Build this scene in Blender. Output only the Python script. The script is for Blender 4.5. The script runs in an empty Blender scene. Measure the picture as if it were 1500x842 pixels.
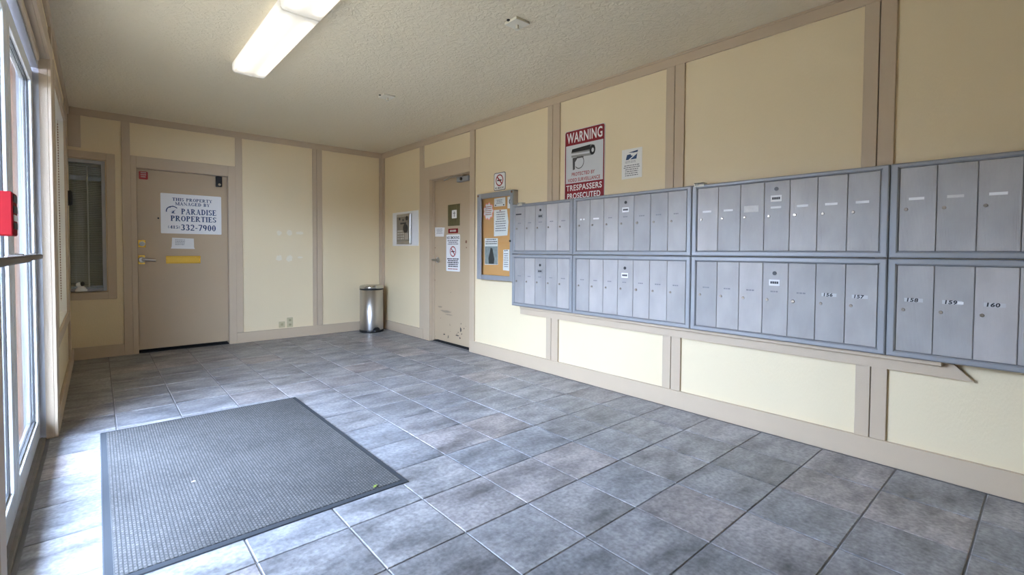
import bpy, bmesh, math, random
from mathutils import Matrix, Vector
random.seed(7)
scene = bpy.context.scene
COL = scene.collection

# ------------------------------------------------------------------ camera
CAM_H = 1.1
yaw, pitch, roll = math.radians(41.171), math.radians(1.62), math.radians(0.351)
fwd = Vector((math.sin(yaw)*math.cos(pitch), math.cos(yaw)*math.cos(pitch), -math.sin(pitch)))
rgt = Vector((math.cos(yaw), -math.sin(yaw), 0))
upv = rgt.cross(fwd)
r2 = rgt*math.cos(roll) + upv*math.sin(roll)
u2 = -rgt*math.sin(roll) + upv*math.cos(roll)
cd = bpy.data.cameras.new('camera')
cd.sensor_fit = 'HORIZONTAL'; cd.sensor_width = 36.0
cd.lens = 695.63/1500*36.0
cd.shift_y = -31.889/1500
cd.clip_start = 0.02
cam = bpy.data.objects.new('camera', cd); COL.objects.link(cam)
m = Matrix((r2, u2, -fwd)).transposed().to_4x4(); m.translation = (0, 0, CAM_H)
cam.matrix_world = m
scene.camera = cam

# ------------------------------------------------------------------ room dimensions (metres)
R, D, H, L, F = 3.10, 6.38, 2.496, -0.20, -1.30     # right wall x, back wall y, ceiling z, left wall x, front wall y
WT = 0.16                                            # wall thickness

# ------------------------------------------------------------------ sky, light, exposure
w = bpy.data.worlds.new('overcast_sky'); scene.world = w; w.use_nodes = True
bg = w.node_tree.nodes['Background']
bg.inputs['Color'].default_value = (0.62, 0.755, 1.12, 1); bg.inputs['Strength'].default_value = 54.0
def portal(name, y0, y1, z0, z1):      # emits nothing: only tells the renderer where daylight enters
    ld = bpy.data.lights.new(name, 'AREA'); ld.shape = 'RECTANGLE'
    ld.size = y1-y0; ld.size_y = z1-z0; ld.cycles.is_portal = True
    o = bpy.data.objects.new(name, ld); COL.objects.link(o)
    o.location = (L-WT-0.03, (y0+y1)/2, (z0+z1)/2)
    o.rotation_euler = (math.radians(90), 0, math.radians(-90))
portal('daylight_portal_door', 1.75, 3.83, 0.0, 2.15)
portal('daylight_portal_window', 4.2, 5.6, 0.56, 2.2)
portal('daylight_portal_near_window', -0.1, 1.4, 0.56, 2.2)
scene.view_settings.view_transform = 'Standard'
scene.view_settings.look = 'None'
scene.view_settings.gamma = 1.0
scene.view_settings.use_curve_mapping = False
scene.view_settings.exposure = 0.27
scene.cycles.use_denoising = True
scene.cycles.max_bounces = 14
scene.cycles.diffuse_bounces = 10
scene.cycles.transparent_max_bounces = 16
scene.cycles.sample_clamp_indirect = 8.0

# ------------------------------------------------------------------ materials
def srgb(r, g, b):
    f = lambda c: (c/255/12.92) if c/255 <= 0.04045 else ((c/255+0.055)/1.055)**2.4
    return (f(r), f(g), f(b), 1)
MATS = {}
def mat(name, col, rough=0.6, metal=0.0, var=0.0, vscale=3.0, bump=0.0, bscale=60.0, spec=0.5, stretch=(1, 1, 1), dark=None):
    """Principled material with noise driven colour variation and fine relief."""
    if name in MATS: return MATS[name]
    mt = bpy.data.materials.new(name); mt.use_nodes = True
    nt = mt.node_tree; b = nt.nodes['Principled BSDF']
    b.inputs['Roughness'].default_value = rough; b.inputs['Metallic'].default_value = metal
    b.inputs['Specular IOR Level'].default_value = spec
    tc = nt.nodes.new('ShaderNodeTexCoord'); mp = nt.nodes.new('ShaderNodeMapping')
    mp.inputs['Scale'].default_value = stretch
    nt.links.new(tc.outputs['Object'], mp.inputs['Vector'])
    n = nt.nodes.new('ShaderNodeTexNoise'); n.inputs['Scale'].default_value = vscale; n.inputs['Detail'].default_value = 6
    nt.links.new(mp.outputs['Vector'], n.inputs['Vector'])
    mx = nt.nodes.new('ShaderNodeMix'); mx.data_type = 'RGBA'
    c2 = dark if dark else tuple(c*(1-var) for c in col[:3])+(1,)
    mx.inputs['A'].default_value = c2; mx.inputs['B'].default_value = tuple(min(1, c*(1+var*0.5)) for c in col[:3])+(1,)
    nt.links.new(n.outputs['Fac'], mx.inputs['Factor']); nt.links.new(mx.outputs['Result'], b.inputs['Base Color'])
    if bump:
        n2 = nt.nodes.new('ShaderNodeTexNoise'); n2.inputs['Scale'].default_value = bscale; n2.inputs['Detail'].default_value = 4
        nt.links.new(mp.outputs['Vector'], n2.inputs['Vector'])
        bp = nt.nodes.new('ShaderNodeBump'); bp.inputs['Strength'].default_value = bump; bp.inputs['Distance'].default_value = 0.01
        nt.links.new(n2.outputs['Fac'], bp.inputs['Height']); nt.links.new(bp.outputs['Normal'], b.inputs['Normal'])
    MATS[name] = mt
    return mt
def ramp(nt, stops):
    r = nt.nodes.new('ShaderNodeValToRGB')
    els = r.color_ramp.elements
    while len(els) < len(stops): els.new(0.5)
    for e, (p, c) in zip(els, stops): e.position = p; e.color = c
    return r

M_cream = mat('cream_paint', (0.745, 0.62, 0.40, 1), 0.55, var=0.05, vscale=2.2, bump=0.12, bscale=140, stretch=(1, 1, 0.35))
M_taupe = mat('taupe_trim_paint', (0.52, 0.41, 0.285, 1), 0.5, var=0.07, vscale=5, bump=0.1, bscale=160)
M_taupe_door = mat('taupe_door_paint', (0.46, 0.35, 0.225, 1), 0.45, var=0.06, vscale=2, bump=0.05, bscale=200)
M_gap = mat('dark_gap', (0.02, 0.018, 0.016, 1), 0.9)
M_alu = mat('white_aluminium', (0.72, 0.75, 0.76, 1), 0.35, 0.15, var=0.06, vscale=6)
M_alu_grey = mat('grey_aluminium', (0.42, 0.42, 0.43, 1), 0.4, 0.4, var=0.12, vscale=8)
M_bronze = mat('dark_bronze_bar', (0.10, 0.085, 0.07, 1), 0.35, 0.6, var=0.2)
M_brown = mat('brown_exterior_wood', (0.24, 0.12, 0.07, 1), 0.7, var=0.3, vscale=9, stretch=(1, 1, 0.2))
M_thresh = mat('worn_threshold_metal', (0.22, 0.19, 0.15, 1), 0.5, 0.5, var=0.45, vscale=14)
M_rubber = mat('black_rubber', (0.02, 0.02, 0.02, 1), 0.7)
M_chrome = mat('chrome', (0.62, 0.62, 0.62, 1), 0.18, 1.0, var=0.05)
M_steel = mat('brushed_steel', (0.55, 0.53, 0.50, 1), 0.3, 1.0, var=0.12, vscale=12, stretch=(6, 6, 0.3))
M_brass = mat('polished_brass', (0.83, 0.56, 0.12, 1), 0.25, 1.0, var=0.08)
M_white = mat('white_print_surface', (0.78, 0.77, 0.75, 1), 0.45, var=0.03)
M_paper = mat('white_paper', (0.76, 0.75, 0.72, 1), 0.8, var=0.04, vscale=20)
M_wornpaper = mat('peeling_paper', (0.6, 0.58, 0.54, 1), 0.8, var=0.25, vscale=60)
M_navy = mat('navy_ink', (0.012, 0.045, 0.13, 1), 0.6)
M_black = mat('black_ink', (0.012, 0.012, 0.014, 1), 0.6)
M_greyink = mat('grey_ink', (0.18, 0.18, 0.19, 1), 0.7)
M_red = mat('sign_red', (0.23, 0.004, 0.012, 1), 0.4, var=0.05)
M_redink = mat('red_ink', (0.32, 0.012, 0.012, 1), 0.5)
M_redbox = mat('red_plastic', (0.20, 0.003, 0.006, 1), 0.7, var=0.1, vscale=18, spec=0.15)
M_blackplastic = mat('black_plastic', (0.012, 0.012, 0.012, 1), 0.4)
M_ivory = mat('ivory_plastic', (0.50, 0.43, 0.26, 1), 0.4, var=0.04)
M_offwhite = mat('off_white_plastic', (0.70, 0.66, 0.54, 1), 0.45, var=0.04)
M_lightgrey = mat('sign_light_grey', (0.58, 0.59, 0.60, 1), 0.4, var=0.03)
M_midgrey = mat('print_mid_grey', (0.25, 0.25, 0.24, 1), 0.4)
M_darkgrey = mat('print_dark_grey', (0.06, 0.06, 0.06, 1), 0.4)
M_bluegrey = mat('blue_grey_metal_paint', (0.33, 0.345, 0.355, 1), 0.42, 0.35, var=0.08, vscale=8)
M_mbframe = mat('mailbox_frame_aluminium', (0.285, 0.288, 0.292, 1), 0.45, 0.2, var=0.1, vscale=7)
M_mbside = mat('mailbox_case_metal', (0.25, 0.26, 0.28, 1), 0.5, 0.4, var=0.1)
M_filler = mat('white_filler', (0.78, 0.70, 0.54, 1), 0.8, var=0.08, vscale=40)
M_green = mat('green_bronze_plate', (0.15, 0.13, 0.055, 1), 0.4, 0.4, var=0.25, vscale=14)
M_leaf = mat('green_leaf', (0.16, 0.22, 0.03, 1), 0.6)
M_cork = mat('cork', (0.62, 0.32, 0.11, 1), 0.85, var=0.16, vscale=90, bump=0.2, bscale=220)
M_pink = mat('pink_paper', (0.85, 0.28, 0.25, 1), 0.8)
M_photo = mat('dark_photo_print', (0.30, 0.34, 0.33, 1), 0.5, var=0.6, vscale=26)
M_photofig = mat('photo_figure_print', (0.03, 0.035, 0.035, 1), 0.5, var=0.3, vscale=60)
M_blind = mat('blind_slat', (0.40, 0.40, 0.345, 1), 0.5, var=0.05)
M_office = mat('dim_office_wall', (0.16, 0.15, 0.13, 1), 0.9)
M_paleink = mat('pale_print', (0.55, 0.5, 0.45, 1), 0.7)
M_concrete = mat('outdoor_concrete', (0.20, 0.155, 0.10, 1), 0.85, var=0.2, vscale=2.5, bump=0.2)
M_grout = mat('grout', (0.22, 0.22, 0.225, 1), 0.85, var=0.45, vscale=4)
M_acrylic_cap = mat('fixture_end_cap', (0.8, 0.78, 0.72, 1), 0.4)

def glass_mat(name, tint, gloss):
    mt = bpy.data.materials.new(name); mt.use_nodes = True
    nt = mt.node_tree; nt.nodes.clear()
    o = nt.nodes.new('ShaderNodeOutputMaterial'); t = nt.nodes.new('ShaderNodeBsdfTransparent'); g = nt.nodes.new('ShaderNodeBsdfGlossy')
    t.inputs['Color'].default_value = tint; g.inputs['Roughness'].default_value = 0.02
    lw = nt.nodes.new('ShaderNodeLayerWeight'); lw.inputs['Blend'].default_value = 0.5
    pw = nt.nodes.new('ShaderNodeMath'); pw.operation = 'POWER'; pw.inputs[1].default_value = 5.0
    fr = nt.nodes.new('ShaderNodeMath'); fr.operation = 'MULTIPLY_ADD'; fr.inputs[1].default_value = 0.9; fr.inputs[2].default_value = gloss
    nt.links.new(lw.outputs['Facing'], pw.inputs[0]); nt.links.new(pw.outputs[0], fr.inputs[0])
    mx = nt.nodes.new('ShaderNodeMixShader')
    nt.links.new(fr.outputs[0], mx.inputs[0]); nt.links.new(t.outputs[0], mx.inputs[1]); nt.links.new(g.outputs[0], mx.inputs[2])
    nt.links.new(mx.outputs[0], o.inputs[0]); MATS[name] = mt
    return mt
M_glass = glass_mat('door_glass', (0.95, 0.98, 0.97, 1), 0.03)
M_glass_office = glass_mat('office_window_glass', (0.88, 0.89, 0.84, 1), 0.05)
M_glass_case = glass_mat('display_case_glass', (0.97, 0.98, 0.97, 1), 0.015)

def tile_mat():
    mt = bpy.data.materials.new('slate_look_tile'); mt.use_nodes = True; nt = mt.node_tree
    b = nt.nodes['Principled BSDF']; N = nt.nodes.new; K = nt.links.new
    tc = N('ShaderNodeTexCoord'); oi = N('ShaderNodeObjectInfo')
    mul = N('ShaderNodeMath'); mul.operation = 'MULTIPLY'; mul.inputs[1].default_value = 97.0; K(oi.outputs['Random'], mul.inputs[0])
    n1 = N('ShaderNodeTexNoise'); n1.noise_dimensions = '4D'; n1.inputs['Scale'].default_value = 5.0; n1.inputs['Detail'].default_value = 7; n1.inputs['Roughness'].default_value = 0.62
    mp = N('ShaderNodeMapping'); mp.inputs['Scale'].default_value = (0.7, 1.5, 1)
    K(tc.outputs['Object'], mp.inputs['Vector']); K(mp.outputs['Vector'], n1.inputs['Vector']); K(mul.outputs[0], n1.inputs['W'])
    r1 = ramp(nt, [(0.30, (0.085, 0.087, 0.09, 1)), (0.44, (0.215, 0.215, 0.22, 1)), (0.58, (0.335, 0.332, 0.335, 1)), (0.72, (0.45, 0.445, 0.445, 1))]); K(n1.outputs['Fac'], r1.inputs['Fac'])
    n2 = N('ShaderNodeTexNoise'); n2.noise_dimensions = '4D'; n2.inputs['Scale'].default_value = 60; n2.inputs['Detail'].default_value = 3; K(tc.outputs['Object'], n2.inputs['Vector']); K(mul.outputs[0], n2.inputs['W'])
    r2_ = ramp(nt, [(0.3, (0.66, 0.66, 0.66, 1)), (0.7, (1.24, 1.24, 1.24, 1))]); K(n2.outputs['Fac'], r2_.inputs['Fac'])
    m1 = N('ShaderNodeMix'); m1.data_type = 'RGBA'; m1.blend_type = 'MULTIPLY'; m1.inputs['Factor'].default_value = 1
    K(r1.outputs['Color'], m1.inputs['A']); K(r2_.outputs['Color'], m1.inputs['B'])
    r3 = ramp(nt, [(0.0, (0.86, 0.9, 0.95, 1)), (0.35, (1.0, 1.0, 1.0, 1)), (0.6, (0.95, 0.97, 1.0, 1)), (0.78, (1.14, 1.04, 1.0, 1)), (0.9, (0.80, 0.82, 0.85, 1)), (1.0, (1.10, 1.08, 1.06, 1))]); K(oi.outputs['Random'], r3.inputs['Fac'])
    m2 = N('ShaderNodeMix'); m2.data_type = 'RGBA'; m2.blend_type = 'MULTIPLY'; m2.inputs['Factor'].default_value = 1
    K(m1.outputs['Result'], m2.inputs['A']); K(r3.outputs['Color'], m2.inputs['B']); K(m2.outputs['Result'], b.inputs['Base Color'])
    b.inputs['Roughness'].default_value = 0.40; b.inputs['Specular IOR Level'].default_value = 0.6
    bp = N('ShaderNodeBump'); bp.inputs['Strength'].default_value = 0.25; bp.inputs['Distance'].default_value = 0.004
    K(n1.outputs['Fac'], bp.inputs['Height']); K(bp.outputs['Normal'], b.inputs['Normal'])
    return mt
M_tile = tile_mat()

def ceiling_mat():
    mt = bpy.data.materials.new('textured_ceiling'); mt.use_nodes = True; nt = mt.node_tree
    b = nt.nodes['Principled BSDF']; N = nt.nodes.new; K = nt.links.new
    tc = N('ShaderNodeTexCoord'); n = N('ShaderNodeTexNoise'); n.inputs['Scale'].default_value = 28; n.inputs['Detail'].default_value = 5; n.inputs['Distortion'].default_value = 1.2
    K(tc.outputs['Object'], n.inputs['Vector'])
    r = ramp(nt, [(0.42, (0, 0, 0, 1)), (0.62, (1, 1, 1, 1))]); K(n.outputs['Fac'], r.inputs['Fac'])
    bp = N('ShaderNodeBump'); bp.inputs['Strength'].default_value = 0.6; bp.inputs['Distance'].default_value = 0.004
    K(r.outputs['Color'], bp.inputs['Height']); K(bp.outputs['Normal'], b.inputs['Normal'])
    b.inputs['Base Color'].default_value = (0.74, 0.655, 0.485, 1); b.inputs['Roughness'].default_value = 0.8
    return mt
M_ceiling = ceiling_mat()

def ribbed_mat(name, col, pitch, axis, metal, rough, strength=0.35):
    """fine parallel ribs by bump (relief of a few tenths of a millimetre)"""
    mt = bpy.data.materials.new(name); mt.use_nodes = True; nt = mt.node_tree
    b = nt.nodes['Principled BSDF']; N = nt.nodes.new; K = nt.links.new
    tc = N('ShaderNodeTexCoord'); wv = N('ShaderNodeTexWave'); wv.bands_direction = axis; wv.inputs['Scale'].default_value = 0.314/pitch; wv.inputs['Distortion'].default_value = 0
    K(tc.outputs['Object'], wv.inputs['Vector'])
    oi = N('ShaderNodeObjectInfo')
    n = N('ShaderNodeTexNoise'); n.inputs['Scale'].default_value = 9; n.inputs['Detail'].default_value = 5; n.noise_dimensions = '4D'
    mul = N('ShaderNodeMath'); mul.operation = 'MULTIPLY'; mul.inputs[1].default_value = 50; K(oi.outputs['Random'], mul.inputs[0]); K(mul.outputs[0], n.inputs['W'])
    mp = N('ShaderNodeMapping'); mp.inputs['Scale'].default_value = (1, 1, 0.5); K(tc.outputs['Object'], mp.inputs['Vector']); K(mp.outputs['Vector'], n.inputs['Vector'])
    rv = ramp(nt, [(0.25, tuple(c*0.80 for c in col[:3])+(1,)), (0.6, col), (0.85, tuple(c*1.10 for c in col[:3])+(1,))]); K(n.outputs['Fac'], rv.inputs['Fac'])
    ro = ramp(nt, [(0.0, (0.82, 0.83, 0.85, 1)), (0.5, (0.97, 0.97, 0.97, 1)), (1.0, (1.13, 1.11, 1.10, 1))]); K(oi.outputs['Random'], ro.inputs['Fac'])
    mx = N('ShaderNodeMix'); mx.data_type = 'RGBA'; mx.blend_type = 'MULTIPLY'; mx.inputs['Factor'].default_value = 1
    K(rv.outputs['Color'], mx.inputs['A']); K(ro.outputs['Color'], mx.inputs['B']); K(mx.outputs['Result'], b.inputs['Base Color'])
    bp = N('ShaderNodeBump'); bp.inputs['Strength'].default_value = strength; bp.inputs['Distance'].default_value = 0.001
    K(wv.outputs['Fac'], bp.inputs['Height']); K(bp.outputs['Normal'], b.inputs['Normal'])
    b.inputs['Metallic'].default_value = metal; b.inputs['Roughness'].default_value = rough
    return mt
M_mbdoor = ribbed_mat('ribbed_mailbox_aluminium', (0.395, 0.372, 0.345, 1), 0.0062, 'Y', 0.1, 0.5)

def mat_carpet():
    mt = bpy.data.materials.new('ribbed_mat_carpet'); mt.use_nodes = True; nt = mt.node_tree
    b = nt.nodes['Principled BSDF']; N = nt.nodes.new; K = nt.links.new
    tc = N('ShaderNodeTexCoord')
    br = N('ShaderNodeTexBrick'); br.inputs['Scale'].default_value = 1.0; br.inputs['Brick Width'].default_value = 0.019; br.inputs['Row Height'].default_value = 0.0125
    br.inputs['Mortar Size'].default_value = 0.0032; br.inputs['Mortar Smooth'].default_value = 0.6; br.offset = 0.5
    br.inputs['Color1'].default_value = (0.132, 0.128, 0.120, 1); br.inputs['Color2'].default_value = (0.095, 0.093, 0.09, 1); br.inputs['Mortar'].default_value = (0.060, 0.061, 0.060, 1)
    mpr = N('ShaderNodeMapping'); mpr.inputs['Rotation'].default_value = (0, 0, math.radians(90)); K(tc.outputs['Object'], mpr.inputs['Vector']); K(mpr.outputs['Vector'], br.inputs['Vector'])
    n = N('ShaderNodeTexNoise'); n.inputs['Scale'].default_value = 2.6; n.inputs['Detail'].default_value = 8; n.inputs['Roughness'].default_value = 0.7; K(tc.outputs['Object'], n.inputs['Vector'])
    r = ramp(nt, [(0.3, (0.80, 0.80, 0.80, 1)), (0.65, (1.12, 1.12, 1.12, 1)), (0.8, (1.25, 1.24, 1.22, 1))]); K(n.outputs['Fac'], r.inputs['Fac'])
    mx = N('ShaderNodeMix'); mx.data_type = 'RGBA'; mx.blend_type = 'MULTIPLY'; mx.inputs['Factor'].default_value = 1
    K(br.outputs['Color'], mx.inputs['A']); K(r.outputs['Color'], mx.inputs['B'])
    n3 = N('ShaderNodeTexNoise'); n3.inputs['Scale'].default_value = 350; K(tc.outputs['Object'], n3.inputs['Vector'])
    r3 = ramp(nt, [(0.3, (0.55, 0.55, 0.55, 1)), (0.7, (1.4, 1.4, 1.4, 1))]); K(n3.outputs['Fac'], r3.inputs['Fac'])
    mx2 = N('ShaderNodeMix'); mx2.data_type = 'RGBA'; mx2.blend_type = 'MULTIPLY'; mx2.inputs['Factor'].default_value = 1
    K(mx.outputs['Result'], mx2.inputs['A']); K(r3.outputs['Color'], mx2.inputs['B'])
    K(mx2.outputs['Result'], b.inputs['Base Color']); b.inputs['Roughness'].default_value = 0.95; b.inputs['Specular IOR Level'].default_value = 0.1
    bp = N('ShaderNodeBump'); bp.inputs['Strength'].default_value = 0.35; bp.inputs['Distance'].default_value = 0.002; bp.invert = True
    K(br.outputs['Fac'], bp.inputs['Height']); K(bp.outputs['Normal'], b.inputs['Normal'])
    return mt
M_carpet = mat_carpet()
M_matborder = mat('mat_rubber_border', (0.05, 0.055, 0.06, 1), 0.9, var=0.15, spec=0.08)

def emit_mat(name, col, strength):
    mt = bpy.data.materials.new(name); mt.use_nodes = True; nt = mt.node_tree; nt.nodes.clear()
    o = nt.nodes.new('ShaderNodeOutputMaterial'); e = nt.nodes.new('ShaderNodeEmission')
    e.inputs['Color'].default_value = col; e.inputs['Strength'].default_value = strength
    nt.links.new(e.outputs[0], o.inputs[0]); return mt
M_tube = emit_mat('fluorescent_tube', (1.0, 0.92, 0.82, 1), 3.4)
def diffuser_mat():
    mt = bpy.data.materials.new('acrylic_diffuser'); mt.use_nodes = True; nt = mt.node_tree; nt.nodes.clear()
    o = nt.nodes.new('ShaderNodeOutputMaterial'); t = nt.nodes.new('ShaderNodeBsdfTranslucent'); d = nt.nodes.new('ShaderNodeBsdfDiffuse'); mx = nt.nodes.new('ShaderNodeMixShader')
    t.inputs['Color'].default_value = (0.9, 0.9, 0.88, 1); d.inputs['Color'].default_value = (0.85, 0.85, 0.83, 1); mx.inputs[0].default_value = 0.35
    nt.links.new(t.outputs[0], mx.inputs[1]); nt.links.new(d.outputs[0], mx.inputs[2]); nt.links.new(mx.outputs[0], o.inputs[0]); return mt
M_diffuser = diffuser_mat()

def door2_mat():
    """taupe door paint with scuffs and paint chips low down on the leaf"""
    mt = M_taupe_door.copy(); mt.name = 'scuffed_door_paint'; nt = mt.node_tree
    b = nt.nodes['Principled BSDF']; N = nt.nodes.new; K = nt.links.new
    src = b.inputs['Base Color'].links[0].from_socket
    tc = N('ShaderNodeTexCoord'); n = N('ShaderNodeTexNoise'); n.inputs['Scale'].default_value = 16; n.inputs['Detail'].default_value = 3; K(tc.outputs['Object'], n.inputs['Vector'])
    sep = N('ShaderNodeSeparateXYZ'); K(tc.outputs['Object'], sep.inputs[0])
    mr = N('ShaderNodeMapRange'); mr.inputs['From Min'].default_value = 0.12; mr.inputs['From Max'].default_value = 0.55; mr.inputs['To Min'].default_value = 0.0; mr.inputs['To Max'].default_value = 0.22; K(sep.outputs['Z'], mr.inputs['Value'])
    sub = N('ShaderNodeMath'); sub.operation = 'SUBTRACT'; K(n.outputs['Fac'], sub.inputs[0]); K(mr.outputs['Result'], sub.inputs[1])
    r = ramp(nt, [(0.665, (0, 0, 0, 1)), (0.69, (1, 1, 1, 1))]); K(sub.outputs[0], r.inputs['Fac'])
    mx = N('ShaderNodeMix'); mx.data_type = 'RGBA'; mx.inputs['B'].default_value = (0.10, 0.075, 0.05, 1); K(src, mx.inputs['A']); K(r.outputs['Color'], mx.inputs['Factor']); K(mx.outputs['Result'], b.inputs['Base Color'])
    return mt
M_door2 = door2_mat()

# ------------------------------------------------------------------ lettering prepared up front
TEXTS = ['WARNING', 'PROTECTED BY', 'VIDEO SURVEILLANCE', 'TRESPASSERS', 'PROSECUTED', 'NO SMOKING', 'UNITED STATES', 'POSTAL SERVICE', '158', '159', '160', '156', '157', '155']
TMESH = {}
def prep_text():
    tmp = []
    for t in TEXTS:
        cu = bpy.data.curves.new('t', 'FONT'); cu.body = t; cu.resolution_u = 3; cu.fill_mode = 'FRONT'; cu.offset = 0.035 if t.isdigit() else 0.02; cu.space_character = 1.08
        o = bpy.data.objects.new('t', cu); COL.objects.link(o); tmp.append((t, o))
    bpy.context.view_layer.update(); dg = bpy.context.evaluated_depsgraph_get()
    for t, o in tmp:
        me = o.evaluated_get(dg).to_mesh()
        vs = [(v.co.x, v.co.y) for v in me.vertices]; fs = [tuple(p.vertices) for p in me.polygons]
        x0 = min(v[0] for v in vs); x1 = max(v[0] for v in vs); y0 = min(v[1] for v in vs); y1 = max(v[1] for v in vs)
        TMESH[t] = ([((x-x0)/(x1-x0), (y-y0)/(y1-y0)) for x, y in vs], fs)
        o.evaluated_get(dg).to_mesh_clear()
    for t, o in tmp:
        cu = o.data; bpy.data.objects.remove(o); bpy.data.curves.remove(cu)
prep_text()

# ------------------------------------------------------------------ mesh builder on wall frames
def FR(u, v, w_): return (R-w_, -u, v)        # right wall: u = -y (to the right when facing it), v = z, w = out of the wall
def FB(u, v, w_): return (u, D-w_, v)         # back wall
def FL_(u, v, w_): return (L+w_, u, v)        # left wall
def FX(u, v, w_): return (u, v, w_)           # plain x, y, z
def FC(u, v, w_): return (u, v, H-w_)         # ceiling, w downwards
def FF(u, v, w_): return (-u, F+w_, v)        # wall behind the camera
class MB:
    def __init__(s, fr=FX): s.v = []; s.f = []; s.fr = fr; s.sm = set()
    def add(s, vs, fs, smooth=False):
        n = len(s.v); s.v += [s.fr(*p) for p in vs]
        for f in fs:
            if smooth: s.sm.add(len(s.f))
            s.f.append(tuple(i+n for i in f))
        return s
    def box(s, a0, a1, b0, b1, c0, c1, bev=0.0):
        if bev <= 0:
            vs = [(a, b, c) for c in (c0, c1) for b in (b0, b1) for a in (a0, a1)]
            return s.add(vs, [(0, 2, 3, 1), (4, 5, 7, 6), (0, 1, 5, 4), (2, 6, 7, 3), (0, 4, 6, 2), (1, 3, 7, 5)])
        bm = bmesh.new(); bmesh.ops.create_cube(bm, size=1)
        for q in bm.verts: q.co = Vector((a0+(a1-a0)*(q.co.x+.5), b0+(b1-b0)*(q.co.y+.5), c0+(c1-c0)*(q.co.z+.5)))
        bmesh.ops.bevel(bm, geom=bm.edges[:], offset=bev, segments=1, affect='EDGES')
        bm.verts.index_update()
        s.add([tuple(q.co) for q in bm.verts], [[q.index for q in f.verts] for f in bm.faces]); bm.free(); return s
    def prism(s, pts, c0, c1, smooth=False):
        n = len(pts); vs = [(a, b, c0) for a, b in pts]+[(a, b, c1) for a, b in pts]
        s.add(vs, [tuple(range(n))[::-1], tuple(range(n, 2*n))])
        s.add(vs, [(i, (i+1) % n, n+(i+1) % n, n+i) for i in range(n)], smooth); return s
    def poly(s, pts, c):
        return s.add([(a, b, c) for a, b in pts], [tuple(range(len(pts)))])
    def rect(s, a0, a1, b0, b1, c): return s.poly([(a0, b0), (a1, b0), (a1, b1), (a0, b1)], c)
    def cyl(s, a, b, c0, c1, r, n=16, r1=None, smooth=True):
        r1 = r if r1 is None else r1
        p0 = [(a+r*math.cos(2*math.pi*i/n), b+r*math.sin(2*math.pi*i/n), c0) for i in range(n)]
        p1 = [(a+r1*math.cos(2*math.pi*i/n), b+r1*math.sin(2*math.pi*i/n), c1) for i in range(n)]
        s.add(p0+p1, [tuple(range(n))[::-1], tuple(range(n, 2*n))])
        s.add(p0+p1, [(i, (i+1) % n, n+(i+1) % n, n+i) for i in range(n)], smooth); return s
    def lathe(s, a, b, prof, n=32, sx=1.0, sy=1.0):
        m_ = len(prof); vs = []
        for i in range(n):
            t = 2*math.pi*i/n
            for r_, z in prof: vs.append((a+sx*r_*math.cos(t), b+sy*r_*math.sin(t), z))
        fs = [(i*m_+j, ((i+1) % n)*m_+j, ((i+1) % n)*m_+j+1, i*m_+j+1) for i in range(n) for j in range(m_-1)]
        s.add(vs, fs, True); s.add(vs, [tuple(i*m_ for i in range(n))[::-1], tuple(i*m_+m_-1 for i in range(n))]); return s
    def ring(s, a, b, c, r0, r1, n=24, sx=1.0, a0=0, a1=360):
        full = abs(a1-a0) >= 360; k = n if full else n+1; vs = []
        for i in range(k):
            t = math.radians(a0+(a1-a0)*i/n)
            vs += [(a+sx*r0*math.cos(t), b+r0*math.sin(t), c), (a+sx*r1*math.cos(t), b+r1*math.sin(t), c)]
        return s.add(vs, [(2*i, 2*i+1, 2*((i+1) % k)+1, 2*((i+1) % k)) for i in range(n)])
    def tube(s, path, r, n=10):
        P = [Vector(p) for p in path]; rings = []
        for i, p in enumerate(P):
            t = (P[min(i+1, len(P)-1)]-P[max(i-1, 0)]).normalized()
            a = t.cross(Vector((0, 0, 1)) if abs(t.z) < .9 else Vector((1, 0, 0))).normalized(); b = t.cross(a)
            rr = r[i] if isinstance(r, (list, tuple)) else r
            rings.append([tuple(p+a*rr*math.cos(2*math.pi*k/n)+b*rr*math.sin(2*math.pi*k/n)) for k in range(n)])
        vs = [q for rg in rings for q in rg]
        s.add(vs, [(i*n+k, i*n+(k+1) % n, (i+1)*n+(k+1) % n, (i+1)*n+k) for i in range(len(P)-1) for k in range(n)], True)
        s.add(vs, [tuple(range(n))[::-1], tuple(range((len(P)-1)*n, len(P)*n))]); return s
    def text(s, t, u0, u1, v0, v1, c, shear=0.0):
        vs, fs = TMESH[t]
        return s.add([(u0+(u1-u0)*x+shear*(v1-v0)*y, v0+(v1-v0)*y, c) for x, y in vs], fs)
    def mesh(s, name, origin):
        me = bpy.data.meshes.new(name)
        me.from_pydata([tuple(Vector(v)-origin) for v in s.v], [], s.f); 
        bm = bmesh.new(); bm.from_mesh(me); bmesh.ops.recalc_face_normals(bm, faces=bm.faces[:]); bm.to_mesh(me); bm.free()
        if s.sm:
            fl = [i in s.sm for i in range(len(me.polygons))]; me.polygons.foreach_set('use_smooth', fl)
        me.update(); return me
    def base(s):
        lo = [min(v[i] for v in s.v) for i in range(3)]; hi = [max(v[i] for v in s.v) for i in range(3)]
        return Vector(((lo[0]+hi[0])/2, (lo[1]+hi[1])/2, lo[2]))
    def build(s, name, material, parent=None, label=None, cat=None, group=None, kind=None):
        org = s.base(); me = s.mesh(name, org); me.materials.append(material)
        o = bpy.data.objects.new(name, me); COL.objects.link(o); place(o, org, parent)
        return tag(o, label, cat, group, kind)
WLOC = {}
def place(o, world, parent=None):
    WLOC[o.name] = Vector(world)
    if parent is not None: o.parent = parent; o.location = Vector(world)-WLOC[parent.name]
    else: o.location = world
def tag(o, label=None, cat=None, group=None, kind=None):
    if label: o['label'] = label
    if cat: o['category'] = cat
    if group: o['group'] = group
    if kind: o['kind'] = kind
    return o
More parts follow.
